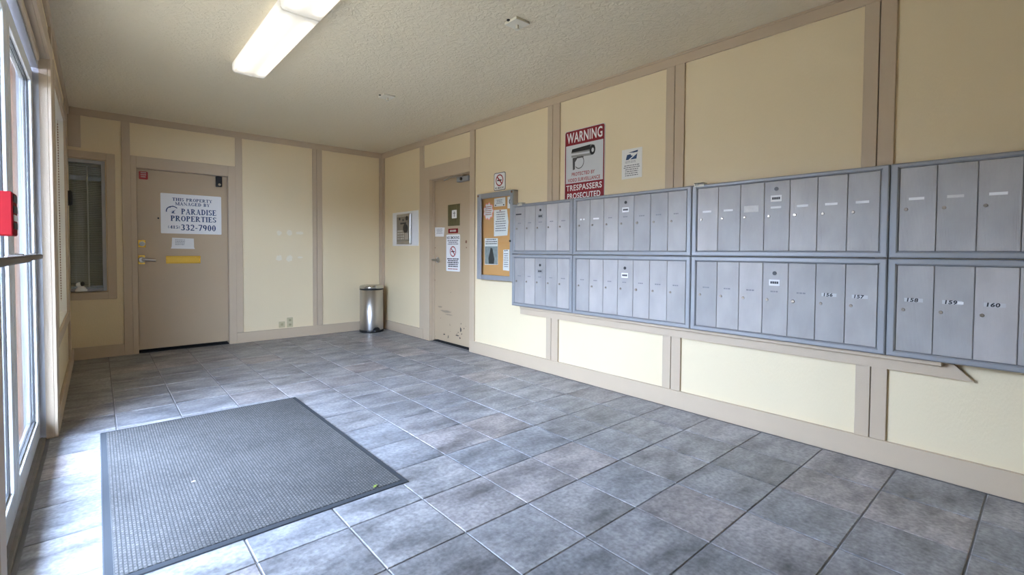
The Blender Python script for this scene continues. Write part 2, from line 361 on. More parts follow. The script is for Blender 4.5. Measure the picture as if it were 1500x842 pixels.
def thing(name, world, label, cat, group=None, kind=None):
    o = bpy.data.objects.new(name, None); o.empty_display_size = 0.1; COL.objects.link(o); place(o, world)
    return tag(o, label, cat, group, kind)
def link_copy(name, me, world, parent):
    o = bpy.data.objects.new(name, me); COL.objects.link(o); place(o, world, parent); return o
def S(name, mb, m_, label, cat, parent=None):
    return mb.build(name, m_, parent, label, cat, kind='structure') if parent is None else mb.build(name, m_, parent)
def wall(fr, u0, u1, v0, v1, holes, depth):
    us = sorted({u0, u1, *[h[0] for h in holes], *[h[1] for h in holes]}); vs = sorted({v0, v1, *[h[2] for h in holes], *[h[3] for h in holes]})
    b = MB(fr)
    for i in range(len(us)-1):
        for j in range(len(vs)-1):
            cu, cv = (us[i]+us[i+1])/2, (vs[j]+vs[j+1])/2
            if not any(h[0] < cu < h[1] and h[2] < cv < h[3] for h in holes): b.box(us[i], us[i+1], vs[j], vs[j+1], -depth, 0)
    return b

# ------------------------------------------------------------------ the shell
D1 = (0.322, 1.166, 0.0, 1.965)           # back door opening (x0, x1, z0, z1)
W2 = (L, 0.075, 0.68, 2.0)                # office window in the back wall
D2 = (-5.068, -4.228, 0.0, 1.98)          # right wall door opening in u = -y
DG = (1.75, 3.83, 0.0, 2.19)              # glass doors in the left wall
W1 = (4.2, 5.6, 0.56, 2.2)
W3 = (-0.1, 1.4, 0.56, 2.2)
wr = S('wall_right', wall(FR, -D-WT, -F+WT, 0, H, [D2], WT), M_cream, 'cream panelled wall carrying the mailboxes', 'wall')
wb = S('wall_back', wall(FB, L-WT, R, 0, H, [D1, W2], WT), M_cream, 'cream panelled far wall with the office door', 'wall')
wl = S('wall_left', wall(FL_, F-WT, D, 0, H, [DG, W1, W3], WT), M_cream, 'cream wall holding the glass entrance doors', 'wall')
S('wall_front', wall(FF, -R, -L, 0, H, [], WT), M_cream, 'cream wall opposite the office door', 'wall')
S('ceiling', MB().box(L-WT, R+WT, F-WT, D+WT, H, H+0.1), M_ceiling, 'off-white knockdown textured ceiling', 'ceiling')
flo = S('floor', MB().box(L-WT, R+WT, F-WT, D+WT, -0.12, -0.003), M_grout, 'floor of blue-grey slate-look square tiles', 'floor')
S('ground', MB().box(-14, L-WT, -12, 18, -0.2, -0.03), M_concrete, 'brown paving outside the glass doors', 'paving')

S('high_sky_blocker', MB().box(L-WT-1.5, L-WT, -6, 12, 2.65, 2.8), mat('high_blocker_brown', (0.22, 0.17, 0.12, 1), 0.8, var=0.2), 'brown slab added over the glass doors to block high sky', 'light blocker')  # unseen overhang, added to keep high sky light off the floor and mat

S('low_sky_blocker', MB().box(-9.4, -9.0, -12, 18, -0.2, 2.9), mat('low_blocker_brown', (0.13, 0.095, 0.06, 1), 0.8, var=0.3, vscale=2), 'brown wall added across the paving to block low sky', 'wall')  # added out of view to hide the low sky from the upper mailboxes

# tiles, one by one
TX, TY, TX0, TY0, GJ = 0.333, 0.329, 0.077, 0.18, 0.0029
tile_cache = {}
def tile_mesh(a, b):
    k = (round(a, 3), round(b, 3))
    if k not in tile_cache:
        q = MB(); z0, z1, e = -0.006, 0.0, 0.0025
        o_ = [(-a/2, -b/2), (a/2, -b/2), (a/2, b/2), (-a/2, b/2)]; i_ = [(-a/2+e, -b/2+e), (a/2-e, -b/2+e), (a/2-e, b/2-e), (-a/2+e, b/2-e)]
        q.add([(x, y, z0) for x, y in o_]+[(x, y, z1-0.0018) for x, y in o_]+[(x, y, z1) for x, y in i_],
              [(8, 9, 10, 11)]+[(i, (i+1) % 4, 4+(i+1) % 4, 4+i) for i in range(4)]+[(4+i, 4+(i+1) % 4, 8+(i+1) % 4, 8+i) for i in range(4)])
        me = q.mesh('tile', Vector((0, 0, 0))); me.materials.append(M_tile); tile_cache[k] = me
    return tile_cache[k]
rows = []
for j in range(-6, 22):
    for i in range(-2, 11):
        x0, x1 = TX0+i*TX+GJ, TX0+(i+1)*TX-GJ; y0, y1 = TY0+j*TY+GJ, TY0+(j+1)*TY-GJ
        x0, x1, y0, y1 = max(x0, L-0.02), min(x1, R), max(y0, F), min(y1, D)
        if x1-x0 < 0.03 or y1-y0 < 0.03: continue
        if y1 < -0.4: continue
        link_copy('tile', tile_mesh(x1-x0, y1-y0), Vector(((x0+x1)/2, (y0+y1)/2, random.uniform(-0.0006, 0.0006))), flo)
# plain tiled strip behind the camera
MB().box(L, R, F, -0.5, -0.004, 0.0).build('tile_strip', M_tile, flo)

DR_ = -0.05
# ---- trim boards (children of their wall)
T = 0.014
def board(fr, par, u0, u1, v0, v1, t=T, w0=0.0, name='board', bev=0.002): return MB(fr).box(u0, u1, v0, v1, w0, w0+t, bev).build(name, M_taupe, par)
# right wall
board(FR, wr, -D, -F, 2.42, H-0.012, 0.014); board(FR, wr, -D, -F, H-0.014, H, 0.022, name='ceiling_bead')
for a, b in ((-3.052, -2.990), (-2.986, -2.903), (-1.863, -1.798), (-1.794, -1.722), (-0.697, -0.632), (-0.628, -0.560), (0.47, 0.53), (0.54, 0.60)):
    board(FR, wr, a, b, 0.126, 2.42)
for a, b in ((-2.990, -2.986), (-1.798, -1.794), (-0.632, -0.628)): MB(FR).box(a, b, 0.126, 2.42, 0, 0.002).build('board_gap', M_gap, wr)
board(FR, wr, -D, -6.298, 0.126, 2.42); board(FR, wr, -5.316, -5.218, 0.126, 2.42); board(FR, wr, -4.236, -4.150, 0.126, 2.42, 0.018)
board(FR, wr, -5.213, -5.068, 0, 2.138, 0.02, name='door_casing'); board(FR, wr, -5.068, -4.236, 1.98, 2.138, 0.02, name='door_casing')
S('baseboard_right', MB(FR).box(-D, -5.218, 0, 0.126, 0, 0.02, 0.003).box(-4.236, -F, 0, 0.126, 0, 0.02, 0.003), M_taupe, 'pale taupe baseboard below the mailboxes', 'baseboard')
# timber linings of the door openings
for fr, par, (a, b, c, d), w0, w1 in ((FR, wr, D2, DR_, 0.0), (FB, wb, D1, -0.03, 0.0), (FL_, wl, DG, -0.035, 0.0)):
    MB(fr).box(a, a+.003, c, d, w0, w1).build('lining', M_taupe, par); MB(fr).box(b-.003, b, c, d, w0, w1).build('lining', M_taupe, par); MB(fr).box(a+.003, b-.003, d-.003, d, w0, w1).build('lining', M_taupe, par)
# back wall
board(FB, wb, L, R, 2.425, H, 0.016)
board(FB, wb, L, -0.103, 2.112, 2.425); board(FB, wb, 0.205, 0.276, 0, 2.425); board(FB, wb, 1.240, 1.311, 0.126, 2.425)
for a, b in ((2.122, 2.172), (2.176, 2.244)): board(FB, wb, a, b, 0.126, 2.425)
MB(FB).box(2.172, 2.176, 0.126, 2.425, 0, 0.002).build('board_gap', M_gap, wb)
board(FB, wb, 3.046, R, 0.126, 2.425)
board(FB, wb, 0.276, 0.322, 0, 2.085, 0.018, name='door_casing'); board(FB, wb, 1.166, 1.240, 0, 2.085, 0.018, name='door_casing'); board(FB, wb, 0.322, 1.166, 1.965, 2.085, 0.018, name='door_casing')
S('baseboard_back', MB(FB).box(L, 0.205, 0, 0.124, 0, 0.018, 0.003).box(1.240, R, 0, 0.124, 0, 0.018, 0.003), M_taupe, 'taupe baseboard along the far wall', 'baseboard')
# left wall
board(FL_, wl, F, D, 2.42, H, 0.016)
for a, b in ((3.96, 4.06), (5.72, 5.80), (-0.5, -0.42)): board(FL_, wl, a, b, 0.126 if a > 5 else 0.126, 2.42)
board(FL_, wl, 3.83, 3.93, 0, 2.29, 0.016, name='door_casing'); board(FL_, wl, 1.65, 1.75, 0, 2.29, 0.016, name='door_casing'); board(FL_, wl, 1.75, 3.83, 2.19, 2.29, 0.016, name='door_casing')
for (a, b, c, d) in (W1, W3):
    board(FL_, wl, a-0.08, a, c-0.08, d+0.08, 0.014, name='window_casing'); board(FL_, wl, b, b+0.08, c-0.08, d+0.08, 0.014, name='window_casing')
    board(FL_, wl, a, b, d, d+0.08, 0.014, name='window_casing'); board(FL_, wl, a, b, c-0.08, c, 0.014, name='window_casing')
S('baseboard_left', MB(FL_).box(3.93, D-0.02, 0, 0.124, 0, 0.018, 0.003).box(F, 1.65, 0, 0.124, 0, 0.018, 0.003), M_taupe, 'taupe baseboard under the side window', 'baseboard')
# spackled patches on the far wall
for x, z, rr, k in ((1.718, 1.324, 0.034, 0), (1.839, 1.328, 0.042, 0), (1.965, 1.330, 0.036, 1), (1.716, 1.009, 0.044, 0), (1.837, 1.003, 0.048, 0), (1.965, 1.017, 0.026, 1)):
    pts = [(x+(1.7 if k else 1)*rr*random.uniform(.65, 1.0)*math.cos(t*math.pi/7), z+(.6 if k else 1)*rr*random.uniform(.65, 1.0)*math.sin(t*math.pi/7)) for t in range(14)]
    MB(FB).prism(pts, 0, 0.0015).build('filler_patch', M_filler, wb)

# mailbox support rail under the boxes
MB(FR).prism([(-3.385, 0.508), (-0.235, 0.508), (-0.315, 0.588), (-3.385, 0.588)], 0.014, 0.030).build('trim_1', M_taupe, None, 'taupe rail board running under the mailboxes with pointed end', 'trim', kind='structure')
MB(FR).box(-3.36, -0.345, 0.566, 0.588, 0.030, 0.062, 0.002).build('trim_2', M_taupe, None, 'thin pale ledge strip directly beneath the mailboxes', 'trim', kind='structure')

# ------------------------------------------------------------------ mailboxes
ZU = (1.083, 1.553, 1.117, 1.527); ZL = (0.590, 1.081, 0.622, 1.047)      # unit bottom, top, door bottom, top
WB, WF, WD = 0.034, 0.100, 0.094                                          # back, frame front, door front
PW = 0.1395
def frame_mesh(u0, u1, z0, z1, a0, a1, b0, b1):
    """mitred aluminium surround with a sloped inner lip"""
    q = MB(FR); e = 0.006; l = 0.009
    def loop(o, w_): return [(u0+o, z0+o, w_), (u1-o, z0+o, w_), (u1-o, z1-o, w_), (u0+o, z1-o, w_)]
    inn = lambda o, w_: [(a0-o, b0-o, w_), (a1+o, b0-o, w_), (a1+o, b1+o, w_), (a0-o, b1+o, w_)]
    loops = [loop(0, WB), loop(0, WF-0.005), loop(e, WF), inn(l, WF), inn(0.002, WF-0.006), inn(0.002, WD-0.012)]
    vs = [p for lp in loops for p in lp]
    q.add(vs, [(k*4+i, k*4+(i+1) % 4, (k+1)*4+(i+1) % 4, (k+1)*4+i) for k in range(5) for i in range(4)]); return q
_mbd = {}
def mb_mesh(key, fn, material):
    if key not in _mbd:
        q = fn(); me = q.mesh(key[0], Vector((0, 0, 0))); me.materials.append(material); _mbd[key] = me
    return _mbd[key]
def loc_frame(u, v, w_): return (-w_, -u, v)
def mailbox(name, u0, u1, n, Z, label, specs, centre):
    z0, z1, b0, b1 = Z; ml = (u1-u0-n*PW)/2; a0 = u0+ml; a1 = u1-ml; hgt = b1-b0
    t = thing(name, FR((u0+u1)/2, z0, WB), label, 'mailboxes', 'wall mailbox units')
    MB(FR).box(u0+0.002, u1-0.002, z0+0.002, z1-0.002, WB, WD-0.012).build('case', M_mbside, t)
    frame_mesh(u0+0.001, u1-0.001, z0+0.001, z1-0.001, a0, a1, b0, b1).build('frame', M_mbframe, t)
    for i in range(n):
        ud = a0+i*PW
        def dm(): return MB(loc_frame).box(0.0013, PW-0.0013, 0.0012, hgt-0.0012, WD-0.012, WD, 0.0012)
        d = link_copy('door', mb_mesh(('door', round(hgt, 3)), dm, M_mbdoor), Vector((R, -ud, b0)), t)
        big = (i*7+int(z0*10)+n) % 5 == 0
        def lm():
            rr = 0.0105 if big else 0.0085
            q = MB(loc_frame).cyl(0, 0, WD-0.001, WD+0.004, rr, 14, rr*0.8); q.box(-0.0012, 0.0012, -0.005, 0.005, WD+0.004, WD+0.0045); return q
        link_copy('lock', mb_mesh(('lock', big), lm, M_brasslock), Vector((R, -(ud+0.026), b0+0.206)), d)
        sp = specs[i] if i < len(specs) else None
        zc = b0+0.256
        if sp in ('w', 'f', 't'):
            u_0, u_1, h_ = (ud+0.036, ud+0.094, 0.0065) if sp != 't' else (ud+0.022, ud+0.108, 0.02)
            MB(FR).box(u_0, u_1, zc-h_, zc+h_, WD, WD+0.001).build('label_strip', M_wornpaper if sp in 'ft' else M_paper, d)
        elif sp == 'h':
            MB(FR).box(ud+0.036, ud+0.056, zc-0.006, zc+0.006, WD, WD+0.001).box(ud+0.07, ud+0.086, zc-0.006, zc+0.006, WD, WD+0.001).build('label_strip', M_paper, d)
        elif sp == 'd':
            q = MB(FR); x = ud+0.045
            for k in range(3):
                ww = random.uniform(0.008, 0.015); q.rect(x, x+ww, zc-0.004, zc+0.004, WD+0.0006); x += ww+0.003
            q.build('name_print', M_greyink, d)
        elif sp:
            MB(FR).box(ud+0.030, ud+0.100, zc-0.009, zc+0.009, WD, WD+0.0008).build('label_holder', M_holder, d)
            MB(FR).text(sp, ud+0.040, ud+0.082, zc-0.009, zc+0.010, WD+0.0012, 0.12).build('number', M_black, d)
            if sp in ('159',): MB(FR).box(ud+0.083, ud+0.104, zc-0.006, zc+0.006, WD+0.0008, WD+0.0016).build('label_strip', M_paper, d)
        if i == centre:
            uc = ud+PW/2-0.004
            MB(FR).cyl(uc, b0+0.364, WD-0.002, WD+0.002, 0.0115, 16).build('master_keyhole', M_blackplastic, d)
            pl = MB(FR).box(uc-0.030, uc+0.030, b0+0.29, b0+0.327, WD, WD+0.0015).build('brand_plate', M_paper if n == 7 else M_midgrey, d)
            q = MB(FR); x = uc-0.022
            for k in range(4): q.rect(x, x+0.010, b0+0.302, b0+0.316, WD+0.002); x += 0.0113
            q.build('plate_print', M_black, pl)
    return t
M_holder = mat('clear_label_holder', (0.47, 0.47, 0.46, 1), 0.35, var=0.1, vscale=40)
M_brasslock = mat('lock_brass', (0.30, 0.26, 0.21, 1), 0.35, 1.0, var=0.15)
UN = [(-3.436, -2.664, 5, 2), (-2.662, -1.610, 7, 3), (-1.608, -0.556, 7, 3), (-0.554, 0.498, 7, 3)]
where = ['beside the cork board', 'below the surveillance sign', 'just left of the rightmost unit', 'at the right end of the row']
uspec = [['slot', 'd', 'd', 'd', 'd'], ['h', 'w', 'd', 'd', 'd', 'd', 'd'], ['w', 'w', 't', 'w', 'w', 'w', 'w'], ['w', 'f', 'w', 'd', 'w', 'w', 'w']]
lspec = [['d', 'd', 'd', 'd', 'd'], ['d', 'd', 'd', 'd', 'd', 'd', 'd'], ['d', 'd', 'd', 'd', 'd', '156', '157'], ['158', '159', '160', 'd', 'd', 'd', 'd']]
for k, (u0, u1, n, c) in enumerate(UN):
    us = [('d' if s_ == 'slot' else s_) for s_ in uspec[k]]
    txt = 'five-door' if n == 5 else 'seven-door'
    up_ = mailbox('mailbox_unit', u0, u1, n, ZU, 'upper-row %s grey metal mailbox unit %s' % (txt, where[k]), us, c)
    mailbox('mailbox_unit', u0, u1, n, ZL, 'lower-row %s grey metal mailbox unit %s' % (txt, where[k]), lspec[k], c)
    if k == 0: MB(FR).box(u0+0.052, u0+0.128, ZU[2]+0.335, ZU[2]+0.347, WD, WD+0.001).build('mail_slot', M_blackplastic, up_)
for u, lab in ((-1.560, 'small white cable clip on top of mailboxes, nearer the camera'), (-3.325, 'small white cable clip on top of mailboxes beside the cork board')):
    t = thing('cable_clip', FR(u, 1.553, 0.05), lab, 'clip', 'clips on the mailbox tops')
    MB(FR).box(u-0.03, u+0.035, 1.540, 1.566, 0.100, 0.106, 0.002).box(u-0.03, u+0.035, 1.554, 1.566, 0.06, 0.106, 0.002).build('plate', M_offwhite, t)
    MB(FR).tube([FRt for FRt in [(u-0.02, 1.55, 0.108), (u-0.012, 1.545, 0.113), (u-0.002, 1.55, 0.115), (u, 1.562, 0.112)]], 0.003, 8).build('hook', M_steel, t)

# ------------------------------------------------------------------ print helpers
def print_lines(q, u0, u1, v0, v1, n, c, fill=0.55, centred=True, seed=1):
    rnd = random.Random(seed); p = (v1-v0)/n
    for i in range(n):
        y1 = v1-i*p; y0 = y1-p*fill; wd = (u1-u0)*rnd.uniform(0.72, 1.0); x = (u0+u1)/2-wd/2 if centred else u0; e = x+wd
        while x < e-0.002:
            ww = min(rnd.uniform(0.03, 0.11)*(u1-u0)*1.6, e-x); q.rect(x, x+ww, y0, y1, c); x += ww+0.025*(u1-u0)
    return q
def rrect(u0, u1, v0, v1, r, n=5):
    pts = []
    for cx, cy, a in ((u1-r, v1-r, 0), (u0+r, v1-r, 90), (u0+r, v0+r, 180), (u1-r, v0+r, 270)):
        for i in range(n+1):
            t = math.radians(a+90*i/n); pts.append((cx+r*math.cos(t), cy+r*math.sin(t)))
    return pts
def prohibition(par, fr, u, v, r, c, sx=1.0):
    q = MB(fr).rect(u-r*sx*0.6, u+r*sx*0.55, v-r*0.12, v+r*0.10, c); q.build('cigarette_print', M_black, par)
    q = MB(fr).ring(u, v, c+0.0006, r*0.80, r, 24, sx)
    q.poly([(u-r*sx*0.66, v+r*0.50), (u-r*sx*0.50, v+r*0.66), (u+r*sx*0.66, v-r*0.50), (u+r*sx*0.50, v-r*0.66)], c+0.0007)
    q.build('prohibition_ring', M_redink, par)

# ------------------------------------------------------------------ serif lettering for the management sign
class Serif:
    TH, TN, SF = 0.21, 0.10, 0.075
    def __init__(s): s.p = []
    def seg(s, x0, y0, x1, y1, w_):
        dx, dy = x1-x0, y1-y0; l = math.hypot(dx, dy); nx, ny = -dy/l*w_/2, dx/l*w_/2
        s.p.append([(x0+nx, y0+ny), (x1+nx, y1+ny), (x1-nx, y1-ny), (x0-nx, y0-ny)])
    def stem(s, x, y0=0, y1=1, sf=(1, 1), w_=None):
        w_ = w_ or s.TH; s.p.append([(x-w_/2, y0), (x+w_/2, y0), (x+w_/2, y1), (x-w_/2, y1)])
        e = 0.085
        for on, y, d in ((sf[0], y0, 1), (sf[1], y1, -1)):
            if on: s.p.append([(x-w_/2-e, y), (x+w_/2+e, y), (x+w_/2+e, y+d*s.SF), (x-w_/2-e, y+d*s.SF)])
    def arc(s, cx, cy, rx, ry, a0, a1, th=None, tn=None, n=14):
        th = th or s.TH; tn = tn or s.TN
        for i in range(n):
            q = []
            for k, inner in ((i, 0), (i+1, 0), (i+1, 1), (i, 1)):
                t = math.radians(a0+(a1-a0)*k/n); w_ = tn+(th-tn)*abs(math.cos(t))**1.5
                q.append((cx+(rx-inner*w_)*math.cos(t), cy+(ry-inner*w_)*math.sin(t)))
            s.p.append(q)
    def bar(s, x0, x1, y, w_=None): s.seg(x0, y, x1, y, w_ or s.TN)
def glyph(ch):
    g = Serif(); W_ = 0.72
    if ch == 'T': g.stem(.36, 0, 1, (1, 0)); g.bar(0, .72, .965); g.seg(.03, 1, .03, .72, .06); g.seg(.69, 1, .69, .72, .06)
    elif ch == 'H': g.stem(.16); g.stem(.66); g.bar(.16, .66, .52); W_ = .82
    elif ch == 'I': g.stem(.17); W_ = .34
    elif ch == 'S': g.arc(.3, .74, .28, .26, 40, 270); g.arc(.3, .26, .28, .26, 90, -140); g.seg(.54, .7, .54, .98, .06); g.seg(.05, .02, .05, .32, .06); W_ = .6
    elif ch in 'PRB':
        g.stem(.16); g.arc(.3, .74, .34, .26, -90, 90); g.bar(.16, .32, .965); g.bar(.16, .32, .515); W_ = .66
        if ch == 'R': g.seg(.34, .5, .66, .02, .16); g.bar(.56, .8, .03); W_ = .8
        if ch == 'B': g.arc(.3, .27, .38, .27, -90, 90); g.bar(.16, .32, .035); W_ = .7
    elif ch == 'O': g.arc(.38, .5, .38, .5, 0, 360, n=24); W_ = .76
    elif ch == 'D': g.stem(.16); g.arc(.28, .5, .46, .5, -90, 90); g.bar(.16, .3, .965); g.bar(.16, .3, .035); W_ = .76
    elif ch == 'G': g.arc(.4, .5, .4, .5, 50, 310); g.seg(.68, .02, .68, .44, .15); g.bar(.5, .82, .43); g.seg(.7, .72, .7, .98, .06); W_ = .82
    elif ch == 'E': g.stem(.16); g.bar(.16, .6, .965); g.bar(.16, .62, .035); g.bar(.16, .46, .52); g.seg(.6, 1, .6, .74, .06); g.seg(.63, 0, .63, .28, .06); g.seg(.46, .4, .46, .64, .05); W_ = .68
    elif ch == 'Y': g.stem(.38, 0, .48, (1, 0)); g.seg(.12, .98, .4, .42, .16); g.seg(.64, .98, .38, .42, .07); g.bar(0, .28, .97); g.bar(.52, .78, .97); W_ = .76
    elif ch == 'A': g.seg(.12, .02, .38, 1, .07); g.seg(.36, 1, .64, .02, .17); g.bar(.2, .54, .34); g.bar(0, .24, .03); g.bar(.5, .8, .03); W_ = .8
    elif ch == 'N': g.stem(.12, 0, 1, (1, 1), .07); g.stem(.7, 0, 1, (0, 1), .07); g.seg(.1, .98, .7, .02, .17); W_ = .82
    elif ch == 'M': g.stem(.12, 0, 1, (1, 1), .07); g.stem(.86, 0, 1, (1, 1)); g.seg(.14, .98, .48, .04, .17); g.seg(.84, .98, .48, .04, .07); W_ = 1.0
    elif ch == '3': g.arc(.26, .74, .26, .26, 150, -90); g.arc(.26, .27, .3, .27, 90, -150); W_ = .56
    elif ch == '2': g.arc(.28, .7, .28, .3, 160, -40); g.seg(.48, .52, .06, .08, .1); g.bar(.02, .56, .07, .14); W_ = .58
    elif ch == '7': g.bar(.02, .56, .93, .14); g.seg(.52, .92, .2, 0, .15); W_ = .56
    elif ch == '9': g.arc(.28, .68, .28, .32, 0, 360, n=20); g.arc(.2, .62, .36, .62, 0, -75, n=10); W_ = .58
    elif ch == '0': g.arc(.28, .5, .28, .5, 0, 360, n=20); W_ = .56
    elif ch == '4': g.stem(.42, 0, 1, (1, 0)); g.seg(.42, .98, .04, .32, .07); g.bar(0, .58, .3, .1); W_ = .58
    elif ch == '1': g.stem(.2, 0, 1, (1, 0)); g.seg(.2, .96, .04, .86, .07); W_ = .4
    elif ch == '5': g.arc(.24, .33, .3, .33, 110, -140); g.bar(.1, .5, .94, .12); g.seg(.12, .94, .1, .56, .07); W_ = .54
    elif ch == '-': g.bar(.03, .33, .4, .12); W_ = .36
    elif ch == '(': g.arc(.34, .5, .3, .6, 120, 240, .1, .04); W_ = .24
    elif ch == ')': g.arc(-.1, .5, .3, .6, 60, -60, .1, .04); W_ = .24
    else: W_ = .38
    return g.p, W_
def serif_text(q, txt, u0, u1, v0, v1, c):
    x = 0; polys = []
    for ch in txt:
        ps, wd = glyph(ch)
        polys += [[(x+a, b) for a, b in p] for p in ps]; x += wd+0.1
    x -= 0.1
    for k, p in enumerate(polys): q.poly([(u0+(u1-u0)*a/x, v0+(v1-v0)*b) for a, b in p], c+0.00002*(k % 5))
    return q

# ------------------------------------------------------------------ door 1 in the back wall (office)
DF = -0.03                                                        # leaf face behind the wall plane
d1 = thing('door_1', FB(0.74, 0.0, DF), 'taupe office door in the far wall with brass mail slot', 'door', kind='structure')
MB(FB).box(0.326, 1.162, 0.034, 1.960, DF-0.045, DF, 0.002).build('leaf', M_taupe_door, d1)
MB(FB).box(0.322, 1.166, 0.0, 0.006, -0.12, DF+0.01).build('threshold', M_gap, d1)
MB(FB).box(0.322, 1.166, 0.0, 1.965, -0.15, -0.12).build('stop_backing', M_gap, d1)
p = MB(FB).box(0.570, 0.890, 0.953, 1.038, DF, DF+0.006, 0.002).build('mail_slot', M_brass, d1)
MB(FB).box(0.578, 0.882, 0.962, 1.026, DF+0.006, DF+0.011, 0.003).build('flap', M_brass, p)
p = MB(FB).box(0.333, 0.395, 1.128, 1.206, DF, DF+0.004, 0.001).build('deadbolt_plate', M_brass, d1)
MB(FB).cyl(0.366, 1.166, DF+0.004, DF+0.020, 0.027, 20, 0.023).build('deadbolt_cylinder', M_alu_grey, p)
p = MB(FB).box(0.331, 0.388, 0.950, 1.045, DF, DF+0.004, 0.001).build('lever_plate', M_brass, d1)
MB(FB).cyl(0.364, 0.996, DF+0.004, DF+0.022, 0.034, 20, 0.028).cyl(0.364, 0.996, DF+0.022, DF+0.055, 0.012, 12).build('lever_rose', M_steel, p)
MB(FB).tube([(0.364, 0.996, DF+0.055), (0.385, 0.998, DF+0.062), (0.43, 0.994, DF+0.062), (0.478, 0.988, DF+0.055)], [0.017, 0.017, 0.016, 0.013]).build('lever', M_steel, p)
MB(FB).cyl(0.508, 1.446, DF-0.001, DF+0.003, 0.009, 12).build('viewer_hole', M_blackplastic, d1)
p = MB(FB).box(1.044, 1.106, 1.835, 1.955, DF, DF+0.035, 0.006).build('surface_latch', M_blackplastic, d1)
MB(FB).cyl(1.078, 1.86, DF+0.035, DF+0.040, 0.015, 12).build('latch_knob', M_chrome, p)
# sign on that door
t = thing('management_sign', FB(0.812, 1.284, DF), 'white property management sign with navy serif lettering on office door', 'sign')
SU0, SU1, SV0, SV1 = 0.529, 1.099, 1.284, 1.722; SC = DF+0.006
MB(FB).prism(rrect(SU0, SU1, SV0, SV1, 0.008, 3), DF+0.001, DF+0.005).build('panel', M_white, t)
def sx_(a): return SU0+(SU1-SU0)*a
def sv_(a): return SV1-(SV1-SV0)*a
for txt, a0, a1, b0, b1 in (('THIS PROPERTY', .185, .84, .10, .178), ('MANAGED BY', .23, .80, .205, .285), ('PARADISE', .325, .91, .365, .505), ('PROPERTIES', .155, .91, .55, .685), ('(415)', .11, .30, .80, .875), ('332-7900', .315, .90, .76, .915)):
    serif_text(MB(FB), txt, sx_(a0), sx_(a1), sv_(b1), sv_(b0), SC).build('lettering', M_navy, t)
q = MB(FB).ring(sx_(.185), sv_(.44), SC, 0.048, 0.057, 20, 1.05, 40, 190)
q.poly([(sx_(.16), sv_(.49)), (sx_(.235), sv_(.395)), (sx_(.20), sv_(.47)), (sx_(.235), sv_(.495))], SC+.0001); q.poly([(sx_(.15), sv_(.45)), (sx_(.22), sv_(.42)), (sx_(.20), sv_(.445))], SC+.0002)
q.ring(sx_(.20), sv_(.40), SC+.0003, 0.034, 0.042, 12, 1.0, 90, 150)
q.build('bird_logo', M_navy, t)
t = thing('door_note', FB(0.725, 1.12, DF), 'small white paper note taped under the management sign', 'note')
MB(FB).prism([(0.622, 1.122), (0.830, 1.120), (0.828, 1.232), (0.628, 1.238)], DF+0.0005, DF+0.0015).build('sheet', M_paper, t)
print_lines(MB(FB), 0.655, 0.77, 1.150, 1.218, 4, DF+0.002, 0.35, False, 3).build('print', M_greyink, t)
MB(FB).prism([(0.616, 1.118), (0.836, 1.116), (0.832, 1.130), (0.620, 1.134)], DF+0.0016, DF+0.0022).build('tape', M_white, t)
t = thing('warning_sticker', FB(0.384, 1.85, DF), 'small red sticker in the top corner of the office door', 'sticker')
MB(FB).prism(rrect(0.347, 0.424, 1.852, 1.936, 0.01, 3), DF+0.0005, DF+0.0012).build('sheet', M_redink, t)
print_lines(MB(FB), 0.356, 0.415, 1.862, 1.928, 3, DF+0.0016, 0.5, True, 8).build('print', M_paleink, t)

# ------------------------------------------------------------------ office window in the back wall
wn = thing('window_2', FB(-0.06, 0.6, 0), 'dark office window with closed mini blind beside the far door', 'window', kind='structure')
board(FB, wn, 0.083, 0.153, 0.598, 2.078, 0.018, name='casing'); board(FB, wn, L, 0.083, 2.005, 2.078, 0.018, name='casing'); board(FB, wn, L, 0.083, 0.598, 0.672, 0.018, name='casing')
MB(FB).box(0.045, 0.075, 0.68, 2.0, -0.07, -0.02, 0.002).box(L, 0.045, 1.965, 2.0, -0.07, -0.02, 0.002).box(L, 0.045, 0.68, 0.705, -0.07, -0.02, 0.002).build('sash_frame', M_alu_grey, wn)
MB(FB).box(L, 0.045, 0.705, 1.965, -0.052, -0.048).build('pane', M_glass_office, wn)
bl = thing('mini_blind', FB(-0.07, 0.70, -0.10), 'closed grey mini blind behind the dark office window', 'blind')
q = MB(FB)
z = 0.73
while z < 1.80:
    q.add([(L, z, -0.095), (0.06, z, -0.095), (0.06, z+0.0145, -0.106), (L, z+0.0145, -0.106), (L, z+0.001, -0.094), (0.06, z+0.001, -0.094), (0.06, z+0.0155, -0.105), (L, z+0.0155, -0.105)],
          [(0, 1, 2, 3), (4, 5, 6, 7), (0, 1, 5, 4), (2, 3, 7, 6)]); z += 0.0185
z = 1.845
while z < 1.93:
    q.add([(L, z, -0.095), (0.06, z, -0.095), (0.06, z+0.0145, -0.106), (L, z+0.0145, -0.106)], [(0, 1, 2, 3)]); z += 0.0185
q.build('slats', M_blind, bl, kind='stuff')
MB(FB).box(L, 0.06, 1.945, 1.975, -0.12, -0.085, 0.002).build('head_rail', M_blind, bl)
MB(FB).tube([(-0.062, 1.94, -0.078), (-0.062, 1.0, -0.075), (-0.06, 0.72, -0.075)], 0.006, 8).build('wand', M_white, bl)
MB(FB).box(L-0.3, 0.5, 0.3, 2.3, -1.2, -1.15).box(L-0.3, 0.5, 0.3, 0.35, -1.2, -WT).box(L-0.3, 0.5, 2.25, 2.3, -1.2, -WT).box(L-0.3, L-0.25, 0.3, 2.3, -1.2, -WT).box(0.45, 0.5, 0.3, 2.3, -1.2, -WT).build('wall_office', M_office, None, 'dim office room behind the blind', 'wall', kind='structure')
